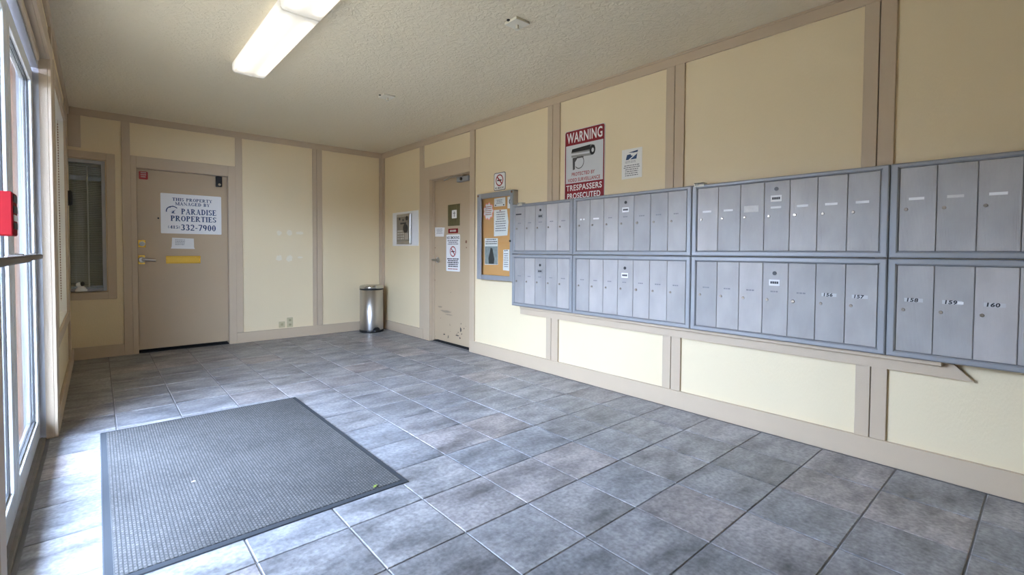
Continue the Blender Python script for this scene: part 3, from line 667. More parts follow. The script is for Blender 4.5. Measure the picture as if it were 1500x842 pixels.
MB(FB).box(L, 0.075, 0.655, 0.68, -WT-0.02, 0.0, 0.001).build('sill', M_alu_grey, wn)
t = thing('figurine', FB(-0.115, 0.68, -0.01), 'little white figurine with black head patch on office window sill', 'figurine')
q = MB(lambda u, v, w_: (u, D-0.012+v*0.6, w_)); q.lathe(-0.12, 0, [(0.001, 0.682), (0.046, 0.684), (0.045, 0.70), (0.030, 0.725), (0.016, 0.74)], 18); q.build('body', M_white, t)
q = MB(lambda u, v, w_: (u, D-0.012+v*0.6, w_)); q.lathe(-0.135, 0, [(0.001, 0.728), (0.018, 0.733), (0.026, 0.750), (0.020, 0.770), (0.001, 0.778)], 16); q.build('head', M_white, t)
q = MB(lambda u, v, w_: (u, D-0.018+v*0.6, w_)); q.lathe(-0.112, 0, [(0.001, 0.735), (0.014, 0.740), (0.020, 0.757), (0.014, 0.776), (0.001, 0.782)], 16); q.build('ear_patch', M_blackplastic, t)

# ------------------------------------------------------------------ door 2 in the right wall
DR = -0.05
d2 = thing('door_2', FR(-4.65, 0.0, DR), 'scuffed taupe side door with closer beside the cork board', 'door', kind='structure')
MB(FR).box(-5.064, -4.232, 0.022, 1.974, DR-0.045, DR, 0.002).build('leaf', M_door2, d2)
MB(FR).box(-5.068, -4.228, 0.0, 1.98, -0.15, -0.13).build('stop_backing', M_gap, d2)
MB(FR).box(-5.068, -4.228, 0.0, 0.005, -0.13, DR+0.02).build('threshold', M_gap, d2)
MB(FR).box(-5.068, -5.056, 0, 1.98, DR+0.002, DR+0.016).box(-4.240, -4.228, 0, 1.98, DR+0.002, DR+0.016).box(-5.056, -4.240, 1.968, 1.98, DR+0.002, DR+0.016).build('door_stop', M_taupe, d2)
p = MB(FR).cyl(-4.985, 1.0, DR, DR+0.008, 0.036, 18).build('lever_rose', M_steel, d2)
MB(FR).cyl(-4.985, 1.0, DR+0.008, DR+0.05, 0.013, 12).build('lever_spindle', M_steel, p)
MB(FR).tube([(-5.035, 1.004, DR+0.048), (-4.985, 1.0, DR+0.053), (-4.93, 0.992, DR+0.05), (-4.885, 0.985, DR+0.046)], [0.010, 0.014, 0.011, 0.009]).build('lever', M_steel, p)
MB(FR).cyl(-4.391, 1.216, DR-0.001, DR+0.002, 0.017, 12).cyl(-4.385, 1.15, DR-0.001, DR+0.002, 0.008, 10).build('old_bolt_hole', M_brown, d2)
for u_, z_, a_ in ((-5.045, 1.15, .007), (-5.048, 0.75, .006)): MB(FR).cyl(u_, z_, DR-.001, DR+.002, a_, 8).build('screw', M_brown, d2)
p = MB(FR).box(-4.52, -4.30, 1.895, 1.950, DR, DR+0.05, 0.006).build('closer_body', M_bluegrey, d2)
MB(FR).tube([(-4.42, 1.955, DR+0.03), (-4.60, 1.957, DR+0.075), (-4.76, 1.942, DR+0.055)], 0.009, 8).build('closer_arm', M_steel, p)
MB(FR).cyl(-4.42, 1.922, DR+0.05, DR+0.06, 0.018, 12).build('closer_pivot', M_blackplastic, p)
M_chip = mat('bare_door_core', (0.07, 0.055, 0.045, 1), 0.8, var=0.3, vscale=40)
M_smear = mat('grey_scuff', (0.33, 0.262, 0.185, 1), 0.6, var=0.3, vscale=12, stretch=(1, 1, 5))
for u_, z_, a_, b_ in ((-4.84, .105, .026, .010), (-4.565, .128, .05, .010), (-4.495, .20, .018, .035), (-4.51, .105, .016, .014), (-4.43, .225, .012, .010), (-4.545, .165, .012, .008), (-4.70, .62, .006, .006), (-4.475, .155, .010, .012)):
    MB(FR).prism([(u_+a_*random.uniform(.5, 1)*math.cos(k_*math.pi/5), z_+b_*random.uniform(.5, 1)*math.sin(k_*math.pi/5)) for k_ in range(10)], DR-.001, DR+.0006).build('paint_chip', M_chip, d2)
for u_, z_, a_, b_ in ((-4.80, .385, .13, .018), (-4.74, .352, .09, .010), (-4.93, .43, .06, .012)):
    MB(FR).prism([(u_+a_*random.uniform(.7, 1)*math.cos(k_*math.pi/8), z_+b_*random.uniform(.5, 1)*math.sin(k_*math.pi/8)) for k_ in range(16)], DR-.001, DR+.0005).build('scuff_mark', M_smear, d2)
# notices on that door
t = thing('door_plate', FR(-4.64, 1.405, DR), 'dark olive metal plate near the top of the side door', 'plate')
MB(FR).box(-4.758, -4.518, 1.405, 1.655, DR, DR+0.004, 0.001).build('plate', M_green, t)
for a in range(5): MB(FR).box(-4.75+a*.048, -4.747+a*.048, 1.41, 1.65, DR+0.004, DR+0.006).build('rib', M_green, t)
t = thing('plate_sticker', FR(-4.62, 1.50, DR), 'small white sticker on the olive plate of the side door', 'sticker')
MB(FR).prism(rrect(-4.670, -4.572, 1.492, 1.588, 0.006, 3), DR+0.0065, DR+0.0075).build('sheet', M_paper, t)
MB(FR).box(-4.628, -4.612, 1.508, 1.572, DR+0.0078, DR+0.008).box(-4.645, -4.597, 1.545, 1.556, DR+0.0078, DR+0.008).build('symbol_print', M_midgrey, t)
t = thing('red_plate', FR(-4.65, 1.32, DR), 'narrow red engraved plate above the no smoking sign', 'plate')
MB(FR).box(-4.752, -4.553, 1.320, 1.373, DR, DR+0.003, 0.001).build('plate', M_redbox, t)
print_lines(MB(FR), -4.735, -4.572, 1.336, 1.359, 1, DR+0.0036, 1.0, True, 4).build('print', M_paleink, t)
t = thing('no_smoking_notice', FR(-4.65, 0.872, DR), 'tall white no smoking notice with red ring on side door', 'sign')
MB(FR).prism(rrect(-4.795, -4.512, 0.872, 1.304, 0.012, 3), DR, DR+0.002).build('panel', M_white, t)
prohibition(t, FR, -4.653, 1.105, 0.063, DR+0.0026)
MB(FR).text('NO SMOKING', -4.782, -4.525, 1.250, 1.284, DR+0.0026).build('lettering', M_black, t)
print_lines(MB(FR), -4.78, -4.527, 1.178, 1.238, 3, DR+0.0026, 0.55, True, 5).build('print', M_greyink, t)
print_lines(MB(FR), -4.78, -4.527, 0.915, 1.025, 5, DR+0.0026, 0.6, True, 6).build('print', M_black, t)
print_lines(MB(FR), -4.76, -4.55, 0.888, 0.905, 1, DR+0.0026, 0.6, True, 6).build('print', M_redink, t)
t = thing('door_note', FR(-4.95, 1.285, DR), 'white paper note at the lever edge of the side door', 'note')
MB(FR).prism([(-5.045, 1.288), (-4.852, 1.284), (-4.832, 1.392), (-5.050, 1.402)], DR+0.0005, DR+0.0018).build('sheet', M_paper, t)
print_lines(MB(FR), -5.02, -4.87, 1.312, 1.380, 4, DR+0.0022, 0.35, True, 9).build('print', M_greyink, t)

# ------------------------------------------------------------------ intercom
t = thing('intercom', FR(-5.70, 1.177, 0), 'grey steel entry intercom panel on a white backing board', 'intercom')
MB(FR).box(-6.052, -5.357, 1.177, 1.630, 0, 0.008, 0.001).build('backing_board', M_white, t)
p = MB(FR).box(-5.880, -5.514, 1.197, 1.597, 0.008, 0.040, 0.004).build('housing', M_steel, t)
MB(FR).box(-5.868, -5.526, 1.235, 1.560, 0.040, 0.0415).build('face_plate', mat('intercom_face', (0.30, 0.27, 0.22, 1), 0.45, 0.5, var=0.15, vscale=20), p)
MB(FR).cyl(-5.785, 1.535, 0.0415, 0.044, 0.018, 14).cyl(-5.59, 1.537, 0.0415, 0.044, 0.03, 14).cyl(-5.69, 1.517, 0.0415, 0.044, 0.016, 14).build('bolt_hole', M_blackplastic, p)
MB(FR).box(-5.765, -5.61, 1.462, 1.485, 0.0415, 0.044, 0.001).build('display_slot', M_blackplastic, p)
MB(FR).cyl(-5.625, 1.405, 0.0415, 0.050, 0.058, 20).build('speaker_grille', M_blackplastic, p)
for a in range(4):
    for b in range(4): MB(FR).box(-5.84+a*.046, -5.812+a*.046, 1.26+b*.034, 1.282+b*.034, 0.0415, 0.045, 0.001).build('button', M_steel, p)
MB(FR).box(-5.65, -5.56, 1.26, 1.345, 0.0415, 0.043, 0.001).build('card_plate', M_steel, p)

# ------------------------------------------------------------------ cork notice board
CB0, CB1, CZ0, CZ1, CW = -4.032, -3.463, 0.816, 1.706, 0.070
t = thing('notice_board', FR((CB0+CB1)/2, CZ0, 0), 'glazed cork notice board with grey metal frame beside mailboxes', 'notice board')
MB(FR).box(CB0, CB0+.012, CZ0, CZ1, 0.012, .05).box(CB1-.012, CB1, CZ0, CZ1, 0.0, .05).box(CB0, CB1, CZ0, CZ0+.012, 0.0, .05).box(CB0, CB1, CZ1-.012, CZ1, 0.0, .05).build('case', mat('case_taupe_metal', (0.36, 0.34, 0.31, 1), 0.45, 0.3, var=0.08), t)
MB(FR).box(CB0+.012, CB1-.012, CZ0+.012, CZ1-.012, 0.0, 0.022).build('cork_panel', M_cork, t)
def bar4(q, a0, a1, b0, b1, wl_, wr_, wb_, wt_, c0, c1):
    q.box(a0, a0+wl_, b0, b1, c0, c1, .003).box(a1-wr_, a1, b0, b1, c0, c1, .003).box(a0+wl_, a1-wr_, b0, b0+wb_, c0, c1, .003).box(a0+wl_, a1-wr_, b1-wt_, b1, c0, c1, .003); return q
bar4(MB(FR), CB0, CB1, CZ0, CZ1, .062, .040, .048, .052, .05, CW).build('door_frame', M_bluegrey, t)
MB(FR).box(CB0+.06, CB1-.038, CZ0+.046, CZ1-.05, .056, .059).build('glass', M_glass_case, t)
for u_, z_ in ((CB0+.02, CZ1-.02), (CB1-.012, CZ1-.02)): MB(FR).cyl(u_, z_, CW, CW+.004, .011, 10).build('screw', M_brown, t)
MB(FR).cyl(CB1-.03, 1.21, CW, CW+.008, .010, 12).build('lock', M_blackplastic, t)
PC = 0.0235
def sheet(name, label, pts, m_, lines=None, ink=M_greyink, seed=1):
    q = MB(FR).prism(pts, PC, PC+.001); us_ = [a for a, b in pts]; vs_ = [b for a, b in pts]
    t_ = thing(name, FR(sum(us_)/len(us_), min(vs_), PC), label, 'paper', 'papers in the notice board')
    q.build('sheet', m_, t_)
    if lines: print_lines(MB(FR), *lines[:4], lines[4], PC+.0016, 0.4, True, seed).build('print', ink, t_)
    return t_
def pin(t_, u_, z_, m_=M_redink): MB(FR).cyl(u_, z_, PC+.001, PC+.008, .006, 8).build('push_pin', m_, t_)
pts = [(-3.895+(0.082+0.009*math.cos(9*a))*math.cos(a), 1.525+(0.088+0.009*math.cos(9*a))*math.sin(a)) for a in [2*math.pi*i/48 for i in range(48)]]
tt = sheet('pink_flyer', 'pink scalloped flyer at the top left of the cork board', pts, M_pink)
pts2 = [(-3.895+(a+3.895)*.87, 1.525+(b-1.525)*.87) for a, b in pts]
MB(FR).prism(pts2, PC+.001, PC+.0016).build('inner_sheet', M_paper, tt); print_lines(MB(FR), -3.95, -3.84, 1.475, 1.575, 5, PC+.002, .4, True, 2).build('print', M_redink, tt)
tt = sheet('letter_sheet', 'large white printed letter in the middle of the cork board', [(-3.800, 1.262), (-3.590, 1.268), (-3.575, 1.40), (-3.598, 1.528), (-3.805, 1.532)], M_paper, (-3.78, -3.61, 1.30, 1.51, 9), M_greyink, 3); pin(tt, -3.70, 1.52)
tt = sheet('photo_flyer', 'flyer with a dark photograph at the lower left of cork board', [(-3.955, 0.968), (-3.735, 0.972), (-3.74, 1.242), (-3.955, 1.246)], M_paper, (-3.945, -3.745, 1.170, 1.235, 3), M_black, 4)
MB(FR).rect(-3.95, -3.74, .975, 1.160, PC+.0015).build('photo', M_photo, tt)
MB(FR).poly([(-3.885, .98), (-3.80, .98), (-3.79, 1.03), (-3.81, 1.09), (-3.825, 1.14), (-3.855, 1.145), (-3.87, 1.09), (-3.89, 1.04)], PC+.002).build('photo_figure', M_photofig, tt)
tt = sheet('tear_off_flyer', 'white tear-off strip flyer at the lower right of cork board', [(-3.655, .920), (-3.560, .915), (-3.560, 1.128), (-3.650, 1.125)], M_paper, (-3.645, -3.57, .94, 1.09, 7), M_greyink, 5); pin(tt, -3.62, 1.115, M_blackplastic); pin(tt, -3.59, 1.118, M_blackplastic)
sheet('narrow_strip', 'narrow pale slip behind the right edge of board frame', [(-3.552, .915), (-3.507, .912), (-3.507, 1.105), (-3.552, 1.11)], M_lightgrey, (-3.548, -3.51, .94, 1.06, 6), M_greyink, 6)
tt = sheet('small_card', 'small white card at the top middle of the cork board', [(-3.800, 1.565), (-3.625, 1.562), (-3.625, 1.650), (-3.800, 1.648)], M_paper, (-3.77, -3.66, 1.585, 1.63, 3), M_greyink, 7); pin(tt, -3.775, 1.578, M_blackplastic); pin(tt, -3.645, 1.575, M_blackplastic)
tt = sheet('corner_card', 'white card with dark curve at the top right of cork board', [(-3.590, 1.535), (-3.508, 1.532), (-3.508, 1.650), (-3.590, 1.650)], M_paper); MB(FR).ring(-3.535, 1.60, PC+.0015, .022, .032, 12, 1, 90, 270).build('curve_print', M_black, tt)

# ------------------------------------------------------------------ wall signs
t = thing('no_smoking_sign', FR(-3.74, 1.728, 0), 'small white no smoking sign above the cork board', 'sign')
MB(FR).prism(rrect(-3.832, -3.650, 1.729, 1.911, .018), 0, .003).build('panel', M_greyink, t)
MB(FR).prism(rrect(-3.824, -3.658, 1.737, 1.903, .014), .003, .0036).build('face', M_white, t)
prohibition(t, FR, -3.741, 1.832, .060, .0042)
MB(FR).text('NO SMOKING', -3.812, -3.670, 1.745, 1.766, .0042).build('lettering', M_black, t)

WU0, WU1, WV0, WV1 = -2.848, -2.412, 1.49, 2.150
t = thing('surveillance_sign', FR((WU0+WU1)/2, WV0, 0), 'red and white video surveillance warning sign above the mailboxes', 'sign')
MB(FR).prism(rrect(WU0, WU1, WV0, WV1, .022), 0, .003).build('panel', M_lightgrey, t)
q = MB(FR); wi = .005
q.poly([(a, b) for a, b in rrect(WU0+wi, WU1-wi, WV0+wi, WV1-wi, .018)], .0036); q.build('red_field', M_red, t)
MB(FR).rect(WU0+.016, WU1-.016, 1.697, 2.022, .0042).build('grey_field', M_lightgrey, t)
q = MB(FR); q.text('WARNING', WU0+.026, WU1-.026, 2.042, 2.130, .0048); q.build('lettering', M_white, t)
MB(FR).text('TRESPASSERS', WU0+.022, WU1-.026, 1.632, 1.682, .0048).build('lettering', M_white, t)
MB(FR).text('PROSECUTED', WU0+.034, WU1-.040, 1.562, 1.612, .0048).build('lettering', M_white, t)
MB(FR).text('PROTECTED BY', WU0+.085, WU1-.10, 1.757, 1.787, .0048).build('lettering', M_redink, t)
MB(FR).text('VIDEO SURVEILLANCE', WU0+.040, WU1-.045, 1.708, 1.738, .0048).build('lettering', M_redink, t)
cu, cv = WU0+.205, 1.948
q = MB(FR).poly([(cu-.125, cv-.030), (cu+.090, cv-.040), (cu+.120, cv-.030), (cu+.135, cv+.005), (cu+.128, cv+.040), (cu+.09, cv+.052), (cu-.118, cv+.040), (cu-.128, cv+.01)], .0048); pic = q.build('camera_picture', M_midgrey, t)
MB(FR).poly([(cu-.126, cv+.012), (cu+.075, cv+.010), (cu+.085, cv+.051), (cu-.118, cv+.040)], .0052).build('camera_top', M_black, pic)
MB(FR).poly([(cu-.127, cv-.012), (cu+.075, cv-.020), (cu+.075, cv-.004), (cu-.128, cv+.003)], .0052).build('camera_highlight', M_lightgrey, pic)
MB(FR).ring(cu+.105, cv+.004, .0054, .0, .042, 18, .72).build('camera_lens_hood', M_black, pic)
MB(FR).ring(cu+.108, cv+.002, .0058, .0, .018, 14, .72).build('camera_lens', M_lightgrey, pic)
q = MB(FR).poly([(cu-.112, cv-.035), (cu-.06, cv-.035), (cu-.062, cv-.05), (cu-.085, cv-.075), (cu-.085, cv-.135), (cu-.108, cv-.14)], .0052)
q.ring(cu-.038, cv-.078, .0052, .050, .057, 16, .95, -140, 60); q.poly([(cu-.065, cv-.03), (cu+.01, cv-.035), (cu+.01, cv-.045), (cu-.065, cv-.045)], .0053); q.build('camera_bracket', M_darkgrey, pic)

t = thing('postal_notice', FR(-2.155, 1.672, 0), 'white postal notice with navy eagle emblem above the mailboxes', 'notice')
PU0, PU1, PV0, PV1 = -2.247, -2.064, 1.672, 1.900
MB(FR).prism([(PU0, PV0), (PU1, PV0+.002), (PU1, PV1), (PU0, PV1)], 0, .0012).build('sheet', M_paper, t)
def pu(a): return PU0+(PU1-PU0)*a
def pv(a): return PV1-(PV1-PV0)*a
q = MB(FR); q.poly([(pu(.20), pv(.36)), (pu(.26), pv(.19)), (pu(.44), pv(.18)), (pu(.46), pv(.23)), (pu(.56), pv(.24)), (pu(.34), pv(.36))], .0018)
q.poly([(pu(.32), pv(.125)), (pu(.80), pv(.075)), (pu(.78), pv(.14)), (pu(.60), pv(.145))], .0018); q.poly([(pu(.42), pv(.36)), (pu(.74), pv(.20)), (pu(.77), pv(.16)), (pu(.73), pv(.36))], .0018)
q.build('eagle_emblem', M_navy, t)
MB(FR).text('UNITED STATES', pu(.17), pu(.69), pv(.425), pv(.395), .0018).text('POSTAL SERVICE', pu(.17), pu(.69), pv(.47), pv(.44), .0018).build('lettering', M_greyink, t)
print_lines(MB(FR), pu(.06), pu(.93), pv(.94), pv(.54), 6, .0018, .45, True, 12).build('print', M_greyink, t)

# ------------------------------------------------------------------ outlets
t = thing('power_outlet', FB(1.835, .133, 0), 'ivory duplex power outlet low on the far wall', 'outlet')
MB(FB).box(1.800, 1.872, .133, .255, 0, .006, .003).build('cover_plate', M_ivory, t)
for z_ in (.165, .222):
    p = MB(FB).cyl(1.836, z_, .006, .008, .017, 14).build('socket', mat('ivory_socket', (.38, .32, .18, 1), .5), t)
    MB(FB).box(1.828, 1.831, z_-.006, z_+.006, .008, .0085).box(1.841, 1.844, z_-.006, z_+.006, .008, .0085).build('slots', M_blackplastic, p)
t = thing('phone_jack', FB(1.74, .136, 0), 'square ivory phone jack left of the power outlet', 'phone jack')
MB(FB).box(1.704, 1.776, .136, .212, 0, .006, .003).build('cover_plate', M_ivory, t)
MB(FB).box(1.726, 1.754, .160, .190, .006, .012, .002).build('jack', mat('ivory_socket', (.38, .32, .18, 1), .5), t)

# ------------------------------------------------------------------ step bin
bx, by = 2.848, 6.196
t = thing('trash_can', (bx, by, 0), 'round stainless steel pedal bin in the far corner', 'trash can')
MB().lathe(bx, by, [(.150, .0), (.162, .002), (.162, .024), (.155, .03), (.01, .031)], 36).build('base_ring', M_blackplastic, t)
MB().lathe(bx, by, [(.154, .03), (.155, .035), (.155, .575), (.150, .577)], 40).build('body', M_steel, t)
MB().lathe(bx, by, [(.150, .575), (.158, .577), (.158, .592), (.150, .596)], 40).build('band', M_blackplastic, t)
MB().lathe(bx, by, [(.155, .594), (.161, .597), (.161, .615), (.152, .632), (.11, .643), (.01, .648)], 40).build('lid', M_chrome, t)
pts = [(bx-.055, by-.150), (bx+.055, by-.150), (bx+.05, by-.178), (bx+.03, by-.19), (bx-.03, by-.19), (bx-.05, by-.178)]
MB().prism(pts, .018, .034).build('pedal', M_blackplastic, t)
MB(lambda u, v, w_: (bx+.158*math.sin(u), by-.158*math.cos(u), v)).prism([(-.36, .032), (-.18, .032), (0, .032), (.18, .032), (.36, .032), (.26, .058), (.12, .07), (-.12, .07), (-.26, .058)], 0, 0.001).build('pedal_slot', M_blackplastic, t)

# ------------------------------------------------------------------ floor mat
t = thing('floor_mat', (.553, 2.87, 0), 'grey ribbed entrance mat with dark rubber border', 'mat')
mx0, mx1, my0, my1, bw = 0.0, 1.110, 2.005, 3.732, .028
q = MB()
def mloop(o, z_): return [(mx0+o, my0+o, z_), (mx1-o, my0+o, z_), (mx1-o, my1-o, z_), (mx0+o, my1-o, z_)]
lp = [mloop(0, 0.001), mloop(.004, .005), mloop(bw, .0065), mloop(bw+.002, .004)]
q.add([p_ for l_ in lp for p_ in l_], [(k*4+i, k*4+(i+1) % 4, (k+1)*4+(i+1) % 4, (k+1)*4+i) for k in range(3) for i in range(4)]); q.build('border', M_matborder, t)
MB().box(mx0+bw, mx1-bw, my0+bw, my1-bw, .001, .009, .002).build('pile', M_carpet, t)
q = MB().add([(.945, 2.045, .010), (.955, 2.058, .014), (.975, 2.062, .012), (.965, 2.048, .016), (.956, 2.040, .013)], [(0, 1, 3), (1, 2, 3), (0, 3, 4)]); q.build('leaf', M_leaf, None, 'tiny green leaf lying on the mat edge', 'leaf')
q = MB().add([(.318, 2.650, .0095), (.330, 2.656, .012), (.338, 2.647, .011), (.328, 2.642, .0125)], [(0, 1, 3), (1, 2, 3)]); q.build('paper_scrap', M_paper, None, 'tiny white paper scrap on the grey mat', 'paper scrap')

# ------------------------------------------------------------------ fluorescent fixtures
def fixture(y0, y1, label):
    x0, x1, xm = .775, 1.000, .8875
    t = thing('ceiling_light', (xm, (y0+y1)/2, H-.075), label, 'ceiling light', 'fluorescent ceiling lights')
    MB(FC).box(x0+.02, x1-.02, y0+.01, y1-.01, 0, .022, .003).build('pan', M_acrylic_cap, t)
    prof = [(x0+.002, .004), (x0, .020), (x0+.002, .056), (x0+.010, .067), (x0+.020, .070), (xm, .072), (x1-.020, .070), (x1-.010, .067), (x1-.002, .056), (x1, .020), (x1-.002, .004)]
    n = len(prof); q = MB(FC); vs = [(a, y0+.004, c) for a, c in prof]+[(a, y1-.004, c) for a, c in prof]
    q.add(vs, [(i, i+1, n+i+1, n+i) for i in range(n-1)], True); q.build('diffuser', M_diffuser, t)
    for ya, yb in ((y0, y0+.005), (y1-.005, y1)):
        q = MB(FC); k = [(a, c+.003 if 0 < i_ < n-1 else c) for i_, (a, c) in enumerate(prof)]
        vs = [(a, ya, c) for a, c in k]+[(a, yb, c) for a, c in k]
        q.add(vs, [tuple(range(n)), tuple(range(n, 2*n))[::-1]]+[(i, (i+1) % n, n+(i+1) % n, n+i) for i in range(n)]); q.build('end_cap', M_acrylic_cap, t)
    for dx in (-.066, .066):
        MB(FC).tube([(xm+dx, y0+.055, .046), (xm+dx, y1-.055, .046)], .013, 10).build('tube', M_tube, t)
fixture(2.832, 4.052, 'fluorescent ceiling light, whole one farther from the camera')
fixture(1.610, 2.830, 'fluorescent ceiling light cut off by the top of the picture')

# ------------------------------------------------------------------ sprinkler plates on the ceiling
for x_, y_, lab in ((1.940, 2.185, 'square cream sprinkler cover on the ceiling nearer the camera'), (1.98, 3.985, 'square cream sprinkler cover on the ceiling nearer the far wall')):
    t = thing('ceiling_sprinkler', (x_, y_, H-.05), lab, 'sprinkler', 'ceiling sprinklers')
    MB(FC).box(x_-.055, x_+.055, y_-.055, y_+.055, 0, .016, .002).build('cover_plate', M_offwhite, t)
    p = MB(FC).cyl(x_+.006, y_+.006, .016, .040, .010, 12).build('nozzle', M_offwhite, t)
    MB(FC).cyl(x_+.006, y_+.006, .038, .042, .015, 12).build('deflector', M_offwhite, p)
    MB(FC).cyl(x_-.061, y_+.01, .002, .008, .010, 10).build('escutcheon_hole', M_blackplastic, t)

# ------------------------------------------------------------------ glass entrance doors in the left wall
XI = -.06                                                          # leaf face, w relative to the wall plane
def leaf(name, y0, y1, label, bar, barw):
    t = thing(name, FL_((y0+y1)/2, .0, XI), label, 'door', kind='structure')
    z0, z1, sw, rb, rt, w0, w1 = .024, 2.105, .085, .105, .075, XI-.045, XI
    MB(FL_).box(y0, y0+sw, z0, z1, w0, w1, .002).build('stile', M_alu, t)
    MB(FL_).box(y1-sw, y1, z0, z1, w0, w1, .002).build('stile', M_alu, t)
    MB(FL_).box(y0+sw, y1-sw, z0, z0+rb, w0, w1, .002).build('bottom_rail', M_alu, t)
    MB(FL_).box(y0+sw, y1-sw, z1-rt, z1, w0, w1, .002).build('top_rail', M_alu, t)
    gm = (w0+w1)/2
    p = MB(FL_).box(y0+sw-.006, y1-sw+.006, z0+rb-.006, z1-rt+.006, gm-.003, gm+.003).build('pane', M_glass, t)
    e = .007; q = MB(FL_)
    for g0, g1 in ((gm+.003, gm+.010), (gm-.010, gm-.003)):
        q.box(y0+sw, y0+sw+e, z0+rb, z1-rt, g0, g1).box(y1-sw-e, y1-sw, z0+rb, z1-rt, g0, g1).box(y0+sw+e, y1-sw-e, z0+rb, z0+rb+e, g0, g1).box(y0+sw+e, y1-sw-e, z1-rt-e, z1-rt, g0, g1)
    q.build('gasket', M_rubber, p)
    b0, b1 = bar
    p = MB(FL_).box(b0, b1, 1.050, 1.076, barw-.012, barw+.010, .006).build('push_bar', M_bronze, t)
    for c in (b0, b1-.03): MB(FL_).box(c, c+.03, 1.045, 1.081, XI, barw-.010, .003).build('bar_bracket', M_bronze, p)
    return t
leaf('door_3', 2.795, 3.822, 'white aluminium glass entrance door leaf nearest the far wall', (2.86, 3.50), -.022)
leaf('door_4', 1.760, 2.787, 'white aluminium glass entrance door leaf at the picture edge', (1.80, 2.69), -.004)
fr_ = thing('trim_3', FL_(2.79, 0, -.1), 'grey aluminium frame and header around the glass doors', 'door frame', kind='structure')
MB(FL_).box(3.824, 3.83, 0, 2.19, -.105, -.035).box(3.818, 3.83, 0, 2.19, -.125, -.106).build('jamb', M_alu_grey, fr_)
MB(FL_).box(1.75, 1.756, 0, 2.19, -.125, -.035).build('jamb', M_alu_grey, fr_)
MB(FL_).box(1.756, 3.824, 2.125, 2.19, -.125, -.035, .002).build('header', M_alu_grey, fr_)
MB(FL_).box(1.9, 3.7, 2.135, 2.175, -.035, -.022, .003).build('header_cover', M_taupe, fr_)
MB(FL_).box(3.817, 3.83, 0, 2.19, -.160, -.126).build('outer_jamb', M_brown, fr_)
MB(FL_).box(1.756, 3.817, 2.125, 2.19, -.160, -.126).build('outer_head', M_brown, fr_)
MB(FL_).box(1.756, 3.824, -.003, .012, -.15, -.034, .003).box(1.756, 3.824, .012, .016, -.058, -.050).box(1.756, 3.824, .012, .016, -.095, -.085).build('threshold', M_thresh, fr_)
# red exit alarm on the near leaf
t = thing('exit_alarm', FL_(2.59, 1.15, XI-.02), 'red exit alarm box mounted on the glass door', 'alarm')
MB(FL_).box(2.52, 2.655, 1.150, 1.312, -.0795, -.030, .004).build('case', M_redbox, t)
MB(FL_).box(2.535, 2.645, 1.275, 1.302, -.030, -.028).box(2.535, 2.645, 1.235, 1.262, -.030, -.028).box(2.535, 2.645, 1.175, 1.20, -.030, -.028).build('face_print', M_black, t)
MB(FL_).box(2.54, 2.64, 1.205, 1.228, -.030, -.027, .001).build('key_plate', M_lightgrey, t)

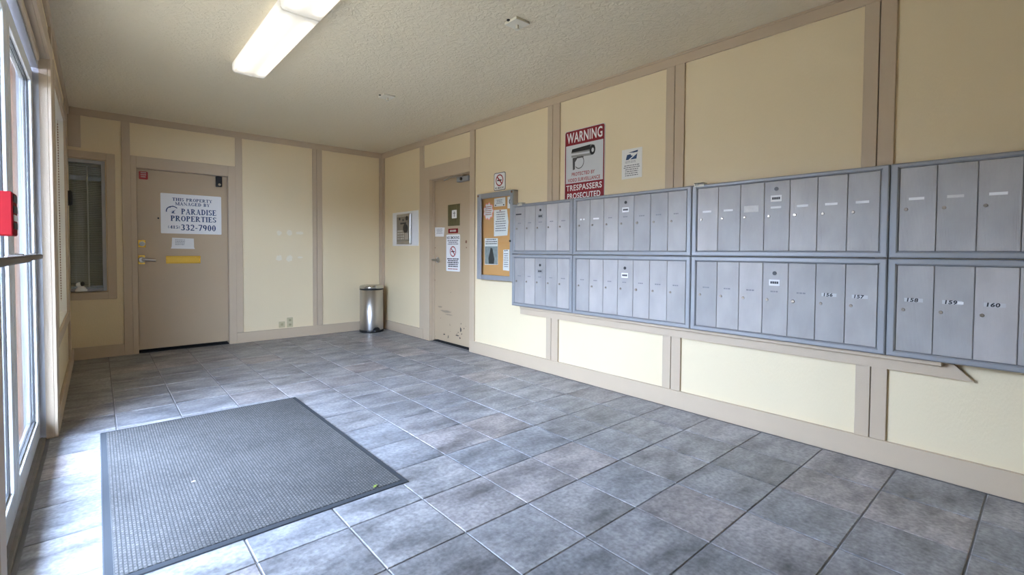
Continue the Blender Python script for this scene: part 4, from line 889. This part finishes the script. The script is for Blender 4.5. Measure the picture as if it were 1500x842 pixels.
# ------------------------------------------------------------------ side windows in the left wall
def shade_mat():
    mt = bpy.data.materials.new('roller_shade_fabric'); mt.use_nodes = True; nt = mt.node_tree; nt.nodes.clear()
    o = nt.nodes.new('ShaderNodeOutputMaterial'); t_ = nt.nodes.new('ShaderNodeBsdfTranslucent'); d_ = nt.nodes.new('ShaderNodeBsdfDiffuse'); mx_ = nt.nodes.new('ShaderNodeMixShader')
    t_.inputs['Color'].default_value = (0.75, 0.68, 0.55, 1); d_.inputs['Color'].default_value = (0.75, 0.70, 0.60, 1); mx_.inputs[0].default_value = 0.80
    nt.links.new(t_.outputs[0], mx_.inputs[1]); nt.links.new(d_.outputs[0], mx_.inputs[2]); nt.links.new(mx_.outputs[0], o.inputs[0]); return mt
M_shade = shade_mat()
M_winwhite = mat('white_window_lining', (.86, .84, .78, 1), .5, var=.03)
for nm, (a, b, c, d), lab in (('window_1', W1, 'side window with bright white reveal between glass door and far corner'), ('window_3', W3, 'side window on the near side of the glass doors')):
    t = thing(nm, FL_((a+b)/2, c, -.1), lab, 'window', kind='structure')
    MB(FL_).box(a, b, c, c+.008, -.09, 0).box(a, b, d-.008, d, -.09, 0).box(a, a+.008, c+.008, d-.008, -.09, 0).box(b-.008, b, c+.008, d-.008, -.09, 0).build('lining', M_winwhite, t)
    bar4(MB(FL_), a+.008, b-.008, c+.008, d-.008, .04, .04, .04, .04, -.125, -.09).build('sash', M_alu, t)
    MB(FL_).box(a+.045, b-.045, c+.045, d-.045, -.110, -.105).build('pane', M_glass, t)
for (a, b, c, d), lab in ((W1, 'pale roller shade drawn down inside the far side window'), (W3, 'pale roller shade drawn down inside the near side window')):
    t = thing('roller_shade', FL_((a+b)/2, c+.02, -.08), lab, 'roller shade', 'roller shades')
    MB(FL_).box(a+.012, b-.03, c+.03, d-.03, -.080, -.0785).build('fabric', M_shade, t)
    MB(FL_).tube([(a+.012, d-.04, -.065), (b-.012, d-.04, -.065)], .022, 12).build('roller', M_winwhite, t)
    MB(FL_).box(a+.012, b-.03, c+.012, c+.03, -.083, -.075, .002).build('hem_bar', M_alu, t)
t = thing('bead_chain', FL_(5.57, .66, -.033), 'dark bead chain hanging in the bright side window reveal', 'chain')
q = MB(FL_)
z_ = 2.15
while z_ > .66:
    q.box(5.566, 5.576, z_, z_+.012, -.036, -.030, .002); z_ -= .022
q.build('beads', M_brown, t, kind='stuff'); MB(FL_).tube([(5.571, 2.19, -.033), (5.571, .66, -.033)], .0012, 6).build('cord', M_taupe, t)
# black reader box on the left wall by the corner
t = thing('wall_sensor', FL_(5.99, 1.50, 0), 'small black sensor box on the side wall by the far corner', 'sensor')
MB(FL_).box(5.95, 6.03, 1.505, 1.640, 0, .036, .008).build('housing', M_blackplastic, t)
MB(FL_).box(5.958, 6.022, 1.515, 1.63, .036, .039, .001).build('cover', M_darkgrey, t)
